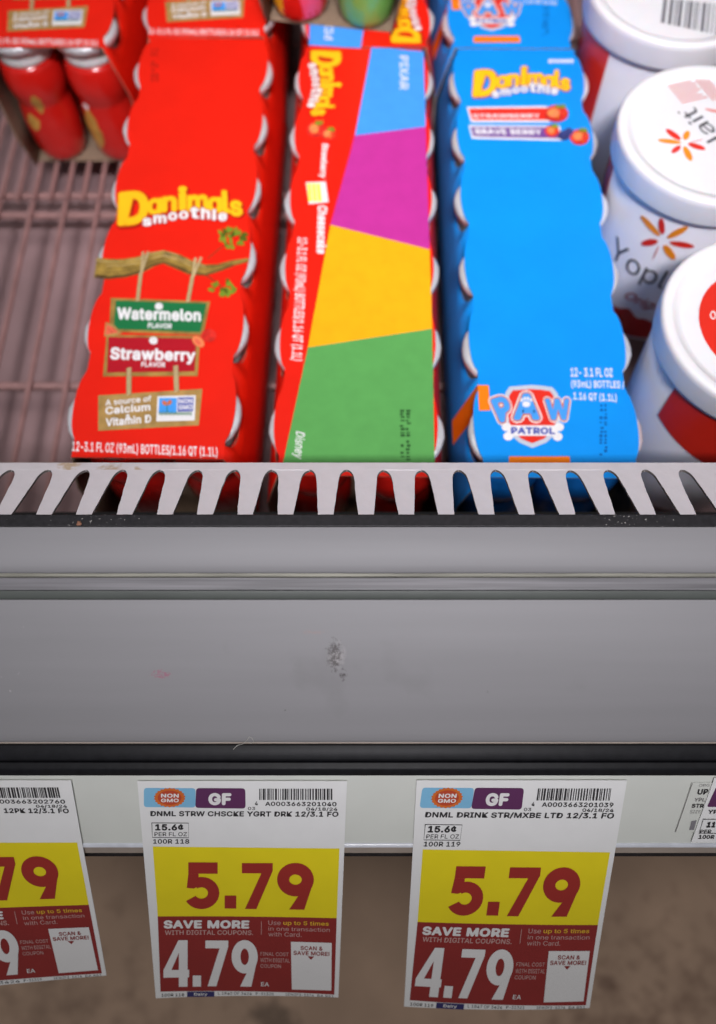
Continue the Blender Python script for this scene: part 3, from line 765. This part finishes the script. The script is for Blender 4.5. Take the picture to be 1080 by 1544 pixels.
# ------------------------------------------------------------------ bottles standing in the cartons
def make_bottle(m, colour):
    t = empty('drink_bottle')
    lathe('body', [(0.0135, 0), (0.0160, 0.0016), (0.0178, 0.006), (0.0192, 0.016), (0.0198, 0.030), (0.0192, 0.040), (0.0183, 0.0455), (0.0180, 0.0475), (0.0186, 0.050), (0.0202, 0.055),
                   (0.0210, 0.061), (0.0208, 0.067), (0.0197, 0.073), (0.0182, 0.0775)], m, t, 24)
    lathe('neck', [(0.0181, 0.0776), (0.0170, 0.080), (0.0172, 0.0865), (0.0198, 0.0874), (0.0206, 0.0900), (0.0200, 0.0912)], HDPE, t, 24)
    lid = lathe('foil_lid', [(0.0210, 0.0880), (0.0214, 0.0900), (0.0214, 0.0922), (0.0203, 0.0932), (0.012, 0.0930), (0.002, 0.0930)], FOIL, t, 30)
    rr = random.Random(1)
    for v in lid.data.vertices:
        v.co.x *= 1 + rr.uniform(-.012, .012); v.co.y *= 1 + rr.uniform(-.012, .012); v.co.z += rr.uniform(-.0003, .0003)
    return t
def bottle_patch(name, parent, m, a0, a1, z0, z1, rr, seed=0):
    """a printed shape hugging the bottle wall"""
    prof = [(0, .0135), (.0016, .0160), (.006, .0178), (.016, .0192), (.030, .0198), (.040, .0192), (.0455, .0183), (.0475, .0180), (.050, .0186), (.055, .0202), (.061, .0210), (.067, .0208), (.073, .0197), (.0775, .0182)]
    def R_(z):
        for (za, ra), (zb, rb) in zip(prof, prof[1:]):
            if za <= z <= zb: return ra + (rb - ra) * (z - za) / (zb - za)
        return .018
    r = random.Random(seed); v = []; f = []; nz, na = 10, 8
    for i in range(nz + 1):
        t = i / nz; z = z0 + (z1 - z0) * t
        wd = math.sin(math.pi * min(1, max(0.02, t))) ** .6 if rr else 1
        am = (a0 + a1) / 2 + (r.uniform(-.04, .04)); hw = (a1 - a0) / 2 * wd
        for k in range(na + 1):
            a = am + hw * (2 * k / na - 1); q = R_(z) + .00025; v.append((q * math.cos(a), q * math.sin(a), z))
    for i in range(nz):
        for k in range(na): f.append([i * (na + 1) + k, i * (na + 1) + k + 1, (i + 1) * (na + 1) + k + 1, (i + 1) * (na + 1) + k])
    return mesh_obj(name, v, f, m, parent, smooth=True)
protoR, protoB, protoG = make_bottle(BOTR, 'red'), make_bottle(BOTB, 'blue'), make_bottle(BOTG, 'green')
used = set()
def put_bottle(proto, cart, lx, ly, rot, label, group):
    if proto not in used: used.add(proto); o = proto
    else: o = copy_tree(proto)
    o.matrix_world = cart.matrix_world @ Matrix.Translation((lx, ly, 0.0007)) @ Matrix.Rotation(rot, 4, 'Z')
    tag(o, label, 'bottle', group); return o
bpy.context.view_layer.update()
def fill(cart, proto, rows, label, group, skip=()):
    res = {}
    for k in rows:
        for s in (-1, 1):
            if (k, s) in skip: continue
            res[(k, s)] = put_bottle(proto, cart, s * .0224 * random.uniform(.975, 1.02), B0 + BP * k + random.uniform(-.0013, .0013), random.uniform(0, 6.28), label, group)
    return res
fill(cartA, protoR, range(6), 'foil-lidded drink bottle peeking from the notched sides of the front signboard carton', 'bottles in the signboard carton')
fill(cartB, protoR, range(6), 'foil-lidded drink bottle peeking from the notched sides of the colour-panel carton', 'bottles in the colour-panel carton')
fill(cartC, protoB, range(6), 'foil-lidded drink bottle peeking from the notched sides of the front blue carton', 'bottles in the front blue carton')
fill(cartA2, protoR, range(2), 'foil-lidded drink bottle in the red signboard carton behind', 'bottles in the rear signboard carton')
fill(cartB2, protoR, (4, 5), 'foil-lidded drink bottle in the red carton under the stacked one', 'bottles in the turned red carton')
fill(cartC2, protoB, range(2), 'foil-lidded drink bottle in the rear blue carton', 'bottles in the rear blue carton')
r3 = fill(cartA3, protoR, range(1, 3), 'red drink bottle in second rows of the carton over the empty wires', 'bottles in the set-back red carton')
for s, lab, sd in ((-1, 'red bottle in the open carton end over empty wires, tan print at its waist', 1), (1, 'red bottle in the open carton end with tan leaf shape on its lower half', 2)):
    b = put_bottle(protoR, cartA3, s * .0220, .0205, 0, lab, 'bottles in the set-back red carton')
    if s < 0:
        bottle_patch('printed_leaf', b, BOTT, -1.66, -1.30, .044, .060, 1, 3); bottle_patch('printed_leaf', b, BOTT, -2.2, -1.7, .030, .043, 1, 4)
    else:
        bottle_patch('printed_leaf', b, BOTT, -2.55, -1.85, .012, .045, 1, 5); bottle_patch('printed_leaf', b, WHITE, -2.4, -2.1, .044, .049, 1, 6)
b1 = put_bottle(protoR, cartS, -.0215, .0205, 0, 'red and yellow drink bottle in the kraft open end of the stacked carton', 'bottles in the stacked carton')
bottle_patch('yellow_band', b1, BOTY, -2.9, -2.05, .004, .074, 0, 1); bottle_patch('pink_band', b1, BOTP, -1.35, -0.6, .004, .074, 0, 2)
put_bottle(protoG, cartS, .0215, .0205, 0, 'green drink bottle in the kraft open end of the stacked carton', 'bottles in the stacked carton')

# ================================================================== YOGURT TUBS
TH = 0.1303; LIDR = 0.0530
TUBZ = RACKZ
RB0, RB1 = 0.0415, 0.0498          # body radius at foot and under the lid
BODYH = 0.1195
def make_tub(x, y, label):
    t = tag(empty('yogurt_tub', (x, y, TUBZ)), label, 'tub', 'white yogurt tubs')
    lathe('body', [(0.030, 0.003), (0.0392, 0.0022), (0.0398, 0.0), (0.0411, 0.0), (RB0, 0.002), (RB1, BODYH - .002), (RB1 - .001, BODYH)], TUB, t, 64)
    lathe('lid', [(0.0490, 0.1125), (0.0514, 0.1125), (0.0520, 0.1150), (0.0527, 0.1260), (0.0528, 0.1285), (0.0520, 0.1300), (0.0508, 0.1303), (0.0482, 0.1302), (0.0470, 0.1296), (0.0463, 0.1283), (0.0440, 0.1278), (0.0434, 0.1274), (0.0425, 0.1274), (0.002, 0.1274)], LID, t, 80)
    return t
LIDTOP = 0.1274
def lid_loc(t):
    def f(px, py):
        p = on_plane(px, py, (0, 0, TUBZ + LIDTOP), Vector((0, 0, 1))); return (p.x - t.location.x, p.y - t.location.y)
    return f
def lid_map(x, y, h): return (x, y, LIDTOP + .0001 + h)
RBm = lambda z: RB0 + (RB1 - RB0) * (z - .002) / (BODYH - .004)
RREF = 0.044
def cone_loc(t):
    def f(px, py):
        d = ray(px, py); o = CAMPOS - Vector(t.location); s = 0.15; prev = None
        while s < 1.0:
            p = o + d * s
            if p.x * p.x + p.y * p.y < RBm(p.z) ** 2: break
            s += 0.0003
        else:
            tt = -(o.x * d.x + o.y * d.y) / (d.x * d.x + d.y * d.y); p = o + d * tt   # grazing: nearest point
        a = math.atan2(p.x, -p.y)
        return (a * RREF, p.z)
    return f
def cone_map(x, y, h):
    a = x / RREF; q = RBm(y) + .0004 + h; return (q * math.sin(a), -q * math.cos(a), y)
def cone_patch(P_, outline_fn, m, layer, a0, a1, na=40, nz=12):
    """grid patch between angles, kept where outline_fn(a)->(zlow, zhigh)"""
    pts, faces = [], []
    for i in range(na + 1):
        a = a0 + (a1 - a0) * i / na; lo, hi = outline_fn(a)
        for k in range(nz + 1): pts.append((a * RREF, lo + (hi - lo) * k / nz))
    for i in range(na):
        for k in range(nz): faces.append([i * (nz + 1) + k, (i + 1) * (nz + 1) + k, (i + 1) * (nz + 1) + k + 1, i * (nz + 1) + k + 1])
    P_.raw(pts, faces, m, layer)
tub1 = make_tub(.1974, .2276, 'white yogurt tub with red disc on its lid, at the grille beside the blue carton')
tub2 = make_tub(.1932, .3534, 'white yogurt tub with orange flower on lid and side, between the other two tubs')
tub3 = make_tub(.1915, .4740, 'white yogurt tub with a barcode on its lid, behind the flower tub')
def petals(P_, items, layer=1):
    for (x0, y0, x1, y1, wd, m) in items:
        P_.ell((x0 + x1) / 2, (y0 + y1) / 2, math.hypot(x1 - x0, y1 - y0) / 2, wd / 2, m, layer, math.atan2(y1 - y0, x1 - x0), 14)
# lid of the flower tub
f7 = lambda x, y: (x / 6.433 + 960, y / 6.433 + 60)
P = Print(lid_loc(tub2))
def pet(lst, fn, sc):
    return [(*fn(a, b), *fn(c, d), w_ / sc, m) for a, b, c, d, w_, m in lst]
petals(P, pet([(430, 970, 285, 870, 55, TRED), (435, 1000, 205, 972, 42, TORNG), (430, 1030, 340, 1095, 50, TRED), (460, 1035, 535, 1175, 62, TORNG), (500, 1010, 670, 1062, 50, TRED), (462, 970, 505, 885, 62, TORNG), (500, 1005, 650, 965, 10, TPINK)], f7, 6.433))
P.text('lait', f7(830, 935), f7(560, 650), f7(690, 1010), TGREY, 1, bold=0.0)
P.text('.', f7(425, 710), f7(400, 690), f7(420, 725), TGREY, 1)
P.text('Yop', f7(1130, 1230), f7(850, 950), f7(1030, 1290), TGREY, 1)
def redlines(x0, y0, dx, dy, ux, uy, n, wds, th):
    for q in range(n):
        a = (x0 + ux * q, y0 + uy * q); b = (a[0] + dx * wds[q % len(wds)], a[1] + dy * wds[q % len(wds)])
        P.strip([(*f7(*a), th), (*f7(*b), th)], TPINK, 1)
redlines(305, 455, 250, -58, 22, 26, 7, (.9, 1, .95, 1, .8), 2.0)
redlines(560, 365, 210, 250, 22, -18, 4, (.9, 1, .95), 2.0)
P.poly([f7(*q) for q in ((555, 325), (640, 335), (760, 375), (900, 440), (960, 330), (760, 305), (640, 308))], TRED, 1)
P.strip([(*f7(665, 670), 1.5), (*f7(720, 685), 4), (*f7(800, 700), 4)], TPINK, 1)
P.build('lid_print', tub2, lid_map)
# lid of the front tub: red disc with white lettering at its edge
P = Print(lid_loc(tub1))
c1 = (1169, 497)
lx = lid_loc(tub1)
pts = [(.0345 * math.cos(a), .0345 * math.sin(a)) for a in [2 * math.pi * k / 48 for k in range(48)]]
P.raw(pts, [list(range(48))], TRED, 1)
P.text('Original', (1072, 486), (1120, 476), (1070, 470), WHITE, 2, bold=.02)
P.build('lid_print', tub1, lid_map)
# barcode on the rear lid
P = Print(lid_loc(tub3)); r = random.Random(11); x = 998
while x < 1120:
    wd = r.choice((2, 3, 4.5, 6)); P.poly([(x - 1.5, 34 + (x - 998) * .22), (x - 1.5 + wd, 34 + (x - 998 + wd) * .22), (x + 3 + wd, -3 + (x - 998) * .12), (x + 3, -3 + (x - 998) * .12)], BARG, 1); x += wd + r.choice((2, 3, 4))
P.build('lid_barcode', tub3, lid_map)
# side prints
def red_swoosh(t, fn, a0, a1, name='red_swoosh'):
    P_ = Print(None); cone_patch(P_, fn, TRED, 1, a0, a1); P_.build(name, t, cone_map)
red_swoosh(tub3, lambda a: (.020, .1122), -2.4, -0.88)
red_swoosh(tub2, lambda a: (.020, .1122), -2.6, -1.50)
red_swoosh(tub1, lambda a: (.083 - .013 * min(1, (a + 1.075) / .7) - .004 * max(0, a + .375), .1122), -1.075, 0.9)
P = Print(cone_loc(tub2)); f8 = lambda x, y: (x / 6 + 900, y / 6 + 280)
petals(P, pet([(575, 450, 405, 265, 52, TORNG), (600, 435, 585, 285, 58, TRED), (640, 465, 830, 365, 58, TORNG), (560, 495, 405, 520, 62, TRED), (660, 505, 885, 545, 52, TRED), (610, 530, 710, 660, 68, TORNG), (570, 530, 510, 660, 14, TPINK)], f8, 6))
P.build('flower_print', tub2, cone_map)
P = Print(lambda x, y: (x, y))
P.text('Yoplait', (-.0462, .0580), (.0100, .0490), (-.0462, .0785), TGREY, 1)
P.text('Original', (-.0275, .0360), (.0080, .0310), (-.0265, .0460), TDRED, 1, shear=.3, bold=.01)
P.build('side_print', tub2, cone_map)
P_ = Print(None); cone_patch(P_, lambda a: (.004, .026 + .003 * math.sin(a * 9) + .0015 * math.sin(a * 23)), TDRED, 1, -1.2, .9); P_.build('fruit_band', tub2, cone_map)

# ================================================================== SHELF TAGS
PLN = N_; P00 = T0
EX, EY = Vector((1, 0, 0)), -E_
def tag_frame(x):
    o = T0 + EX * x
    return Matrix(((1, 0, 0, o.x), (0, EY.y, PLN.y, o.y), (0, EY.z, PLN.z, o.z), (0, 0, 0, 1)))
def plane2(px, py):
    p = on_plane(px, py, T0, PLN) - T0; return Vector((p.dot(EX), p.dot(EY)))
Q2 = [plane2(*q) for q in ((207, 1178), (523.5, 1178), (510.5, 1497.5), (235.5, 1503.5))]   # TL TR BR BL of the layout tag
def inv_bilinear(Q, p):
    s = t = .5
    for _ in range(12):
        a = Q[0] * (1 - s) + Q[1] * s; b = Q[3] * (1 - s) + Q[2] * s; f = a * (1 - t) + b * t - p
        ds = (Q[1] - Q[0]) * (1 - t) + (Q[2] - Q[3]) * t; dt = b - a
        det = ds.x * dt.y - ds.y * dt.x; s -= (f.x * dt.y - f.y * dt.x) / det; t -= (ds.x * f.y - ds.y * f.x) / det
    return s, t
def bil(Q, s, t): return (Q[0] * (1 - s) + Q[1] * s) * (1 - t) + (Q[3] * (1 - s) + Q[2] * s) * t
def barcode(P_, x0, y0, x1, y1, seed):
    r = random.Random(seed); x = x0
    while x < x1:
        wd = r.choice((1.0, 1.5, 2.2, 3.0)); P_.rect(x, y0, min(x + wd, x1), y1, TAGK, 2); x += wd + r.choice((.9, 1.2, 2.0))
def shelf_tag(Qpx, title, title_x0, code, aisle, foot, seed, label, curl):
    Q = [plane2(*q) for q in Qpx]
    xc = (Q[0].x + Q[1].x) / 2
    root = tag(empty('shelf_tag', mw=tag_frame(xc)), label, 'price tag', 'hanging sale price tags')
    def loc(px, py):
        s, t = inv_bilinear(Q2, plane2(px, py)); p = bil(Q, s, t); return (p.x - xc, p.y)
    def mp(x, y, h):
        u = x / .04; d = max(0, -y - .034) / .085
        return (x, y, h + curl[0] * d * d + curl[1] * d * u + curl[2] * d * u * u)
    # paper: a thin curled sheet
    n, m_ = 12, 24; v, f = [], []
    for side in (0, 1):
        for j in range(m_ + 1):
            for i in range(n + 1):
                p = bil(Q, i / n, j / m_); v.append(mp(p.x - xc, p.y, -.00022 * side))
    S = (n + 1) * (m_ + 1)
    for j in range(m_):
        for i in range(n):
            a = j * (n + 1) + i; f.append([a, a + n + 1, a + n + 2, a + 1]); f.append([S + a, S + a + 1, S + a + n + 2, S + a + n + 1])
    for j in range(m_):
        for i in (0, n):
            a = j * (n + 1) + i; q = [a, S + a, S + a + n + 1, a + n + 1]; f.append(q if i == 0 else q[::-1])
    for i in range(n):
        for j in (0, m_):
            a = j * (n + 1) + i; q = [a, a + 1, S + a + 1, S + a]; f.append(q if j == 0 else q[::-1])
    mesh_obj('paper', v, f, PAPER, root, smooth=False)
    def grid_block(P_, quad, m, layer, nn=10):
        pts, faces = [], []
        q = [Vector(p) for p in quad]      # TL TR BR BL px
        for j in range(nn + 1):
            for i in range(nn + 1):
                p = bil(q, i / nn, j / nn); pts.append(loc(p.x, p.y))
        for j in range(nn):
            for i in range(nn):
                a = j * (nn + 1) + i; faces.append([a, a + nn + 1, a + nn + 2, a + 1])
        P_.raw(pts, faces, m, layer)
    P_ = Print(loc)
    grid_block(P_, ((230.5, 1276.5), (512, 1279.5), (508, 1382), (238, 1381.5)), TYEL, 1)
    grid_block(P_, ((238, 1381.5), (508, 1382), (504.5, 1493.5), (242.5, 1493.8)), TAGR, 1)
    grid_block(P_, ((439, 1418), (500.5, 1418), (500, 1487.5), (440.5, 1488.6)), TAGW, 3, 5)
    P_.build('colour_blocks', root, mp)
    P_ = Print(loc)
    for ch, x0, x1, y0, y1 in (('5', 279, 331, 1300, 1370.5), ('.', 339, 356.5, 1350, 1369.5), ('7', 365, 411.5, 1301, 1370), ('9', 418, 473.5, 1300.5, 1370)):
        if ch == '.': P_.rect(x0, y0, x1, y1, TAGD, 3)
        else: P_.digit(ch, x0, y0, x1, y1, TAGD, 3, .33)
    for ch, x0, x1, y0, y1 in (('4', 247, 285.5, 1417, 1486.5), ('.', 291, 303.5, 1470, 1486.5), ('7', 310, 344.5, 1417.5, 1486), ('9', 349.5, 389, 1416.5, 1486)):
        if ch == '.': P_.rect(x0, y0, x1, y1, TAGW, 3)
        else: P_.digit(ch, x0, y0, x1, y1, TAGW, 3, .34)
    P_.build('price_digits', root, mp)
    P_ = Print(loc)
    P_.rrect([(217, 1217), (295, 1217.5), (295, 1188.5), (217, 1188)], 5, TAGB, 1)
    P_.ell(256, 1202.5, 22, 13.5, TAGO, 2, n=44, jag=.10); P_.ell(256, 1202.5, 18, 11, TAGO2, 3, n=24)
    P_.box('NON', 243, 1196, 270, 1202, TAGW, 4, bold=.03); P_.box('GMO', 243, 1203.5, 270, 1209, TAGW, 4, bold=.03)
    P_.rrect([(294.5, 1218), (370.5, 1219), (370, 1188.5), (296, 1188)], 5, TAGP, 2)
    P_.box('GF', 314.5, 1195, 349, 1213.5, TAGW, 4, bold=.05)
    P_.build('badges', root, mp)
    P_ = Print(loc)
    barcode(P_, 391, 1189, 502, 1206, seed)
    if title_x0 < 300: P_.box('4', 384.5, 1208, 389, 1214, TAGK, 2, bold=.02); P_.box('03', 374, 1216.5, 385, 1221, TAGK, 2, bold=.01)
    P_.box(code, 400, 1208.5, 507.5, 1215, TAGK, 2, bold=.024, slope=.5)
    P_.box('04/18/24', 462, 1217, 509, 1222.5, TAGK, 2, bold=.02, slope=.3)
    P_.box(title, title_x0, 1222.3, 510, 1231.3, TAGK, 2, bold=.028, slope=1)
    P_.build('item_text', root, mp); P_ = Print(loc)
    P_.strip([(229, 1240.5, 1), (284.5, 1241, 1), (284.5, 1263, 1), (230, 1262.5, 1), (229, 1240, 1)], TAGK, 2)
    P_.box('15.6¢', 234, 1242.5, 277, 1252, TAGK, 2, bold=.04); P_.box('PER FL OZ', 233, 1254.5, 282, 1260.5, TAGK, 2, bold=.005)
    P_.box(aisle, 231, 1265, 285.5, 1272, TAGK, 2, bold=.02)
    P_.build('item_text', root, mp); P_ = Print(loc)
    P_.box('SAVE MORE', 247, 1387, 376, 1399.5, TAGW, 3, bold=.045); P_.box('WITH DIGITAL COUPONS.', 249, 1402, 382, 1409, TAGT, 3, bold=.012)
    P_.rect(394, 1388, 394.8, 1408, TAGT, 3)
    P_.box('Use', 405, 1387, 423.5, 1393.5, TAGT, 3); P_.box('up to 5 times', 427.5, 1387, 496, 1394.5, TAGY, 3, bold=.015)
    P_.box('in one transaction', 405, 1396, 497.5, 1402, TAGT, 3); P_.box('with Card.', 405, 1404, 455, 1410.5, TAGT, 3)
    P_.box('FINAL COST', 393, 1434, 435.5, 1439.5, TAGT, 3, bold=.005); P_.box('WITH DIGITAL', 393, 1443, 437, 1449, TAGT, 3, bold=.005)
    P_.box('COUPON', 393, 1452, 424, 1457.5, TAGT, 3, bold=.005); P_.box('EA', 394, 1479, 406, 1485, TAGW, 3, bold=.01)
    P_.box('SCAN &', 453.5, 1423.5, 487, 1429.5, TAGR, 5, bold=.02); P_.box('SAVE MORE!', 443, 1431, 497, 1437, TAGR, 5, bold=.02)
    P_.poly([(464.5, 1438.5), (469.3, 1443.5), (474, 1438.5)], TAGR, 5)
    P_.build('offer_text', root, mp); P_ = Print(loc)
    P_.box(aisle, 244, 1496.7, 278, 1501, TAGK, 2, bold=.01); P_.rect(282.5, 1494.3, 323.5, 1502, TAGN, 2); P_.box('Dairy', 293, 1495.6, 313, 1501, TAGW, 3, bold=.02)
    P_.box(foot[0], 329, 1494.8, 380, 1498.8, TAGK, 2); P_.box(foot[1], 386, 1494.6, 413, 1498.4, TAGK, 2)
    P_.box('1EWZF3-537A', 431, 1494.6, 474, 1498, TAGK, 2); P_.box('DA 851', 479, 1494.4, 503.5, 1497.8, TAGK, 2)
    P_.build('footer_text', root, mp)
    return root
shelf_tag(((-208, 1177), (107, 1177), (160, 1473), (-110, 1489)), '12PK 12/3.1 FO', 412, '0003663202760', '100R 117', ('OF 3424', 'P-31319'), 21,
          'hanging yellow and maroon price tag, code ending 2760, beside the strawberry cheesecake tag', (.001, -.002, .0005))
shelf_tag(((207, 1178), (523.5, 1178), (510.5, 1497.5), (235.5, 1503.5)), 'DNML STRW CHSCKE YGRT DRK 12/3.1 FO', 227, 'A0003663201040', '100R 118', ('L 1840 OF 3424', 'P-31320'), 22,
          'hanging yellow and maroon price tag whose item line reads STRW CHSCKE', (.0005, .001, .001))
shelf_tag(((628.5, 1177), (946, 1177), (888, 1516), (609.5, 1518.5)), 'DNML DRINK STR/MXBE LTD 12/3.1 FO', 227, 'A0003663201039', '100R 119', ('L 1847 OF 3424', 'P-31321'), 23,
          'hanging yellow and maroon price tag whose item line reads DRINK STR/MXBE', (.0015, .0006, -.001))
# old label left in the rail, and the short label in front of it
def flat_label(name, quad, label, group, h0):
    q = [plane2(*p) for p in quad]; xc = (q[0].x + q[1].x) / 2
    root = tag(empty(name, mw=tag_frame(xc)), label, 'price tag', group)
    v = [(p.x - xc, p.y, h0) for p in q] + [(p.x - xc, p.y, h0 - .0002) for p in q]
    mesh_obj('paper', v, [[0, 3, 2, 1], [4, 5, 6, 7]] + [[i, (i + 1) % 4, 4 + (i + 1) % 4, 4 + i] for i in range(4)], PAPER if name == 'shelf_tag' else RAILM, root)
    def loc(px, py): p = plane2(px, py); return (p.x - xc, p.y)
    return root, Print(loc), (lambda x, y, h: (x, y, h0 + .00005 + h))
g9 = lambda x, y: (x / 6.75 + 920, y / 6.75 + 1160)
root, P, mp = flat_label('rail_label', (g9(845, 150), (1150, 1182.5), (1128, 1258), g9(675, 655)), 'old off-white label left in the price rail under the short tag', 'labels lying in the rail', -.0008)
P.strip([(*g9(848, 155), 1.0), (*g9(675, 655), 1.0)], TAGG, 1)
P.text('ORG', g9(910, 190), g9(1020, 190), g9(918, 165), TAGG, 1); P.text('UP', g9(893, 272), g9(1000, 272), g9(908, 215), TAGK, 1, bold=.04)
P.text('YPL', g9(862, 342), g9(975, 342), g9(872, 305), TAGG, 1, bold=.03); P.text('STR', g9(836, 406), g9(958, 406), g9(846, 364), TAGK, 1, bold=.04)
P.text('SIZE', g9(818, 462), g9(928, 462), g9(828, 430), TAGG, 1)
P.poly([g9(*q) for q in ((815, 632), (862, 632), (890, 535), (838, 540))], BARG, 1)
P.build('small_print', root, mp)
root, P, mp = flat_label('shelf_tag', (g9(1068, 95), (1190, 1174), (1160, 1271.5), g9(830, 752)), 'short white tag fully inside the rail with an 11 price box', 'labels lying in the rail', -.0003)
P.rrect([g9(990, 388), g9(1300, 388), g9(1400, 190), g9(1085, 185)], 3, TAGP, 1)
P.text('YPL', g9(995, 455), g9(1140, 455), g9(1005, 415), TAGK, 2, bold=.03)
P.strip([(*g9(955, 512), 1.1), (*g9(1250, 512), 1.1), (*g9(1200, 655), 1.1), (*g9(908, 655), 1.1), (*g9(955, 505), 1.1)], TAGK, 2)
P.text('11', g9(980, 596), g9(1070, 596), g9(998, 538), TAGK, 2, bold=.06)
P.text('PER', g9(915, 655), g9(1030, 655), g9(925, 618), TAGK, 2, bold=.02)
P.text('100R', g9(900, 712), g9(1060, 712), g9(912, 672), TAGK, 2, bold=.03)
P.build('small_print', root, mp)
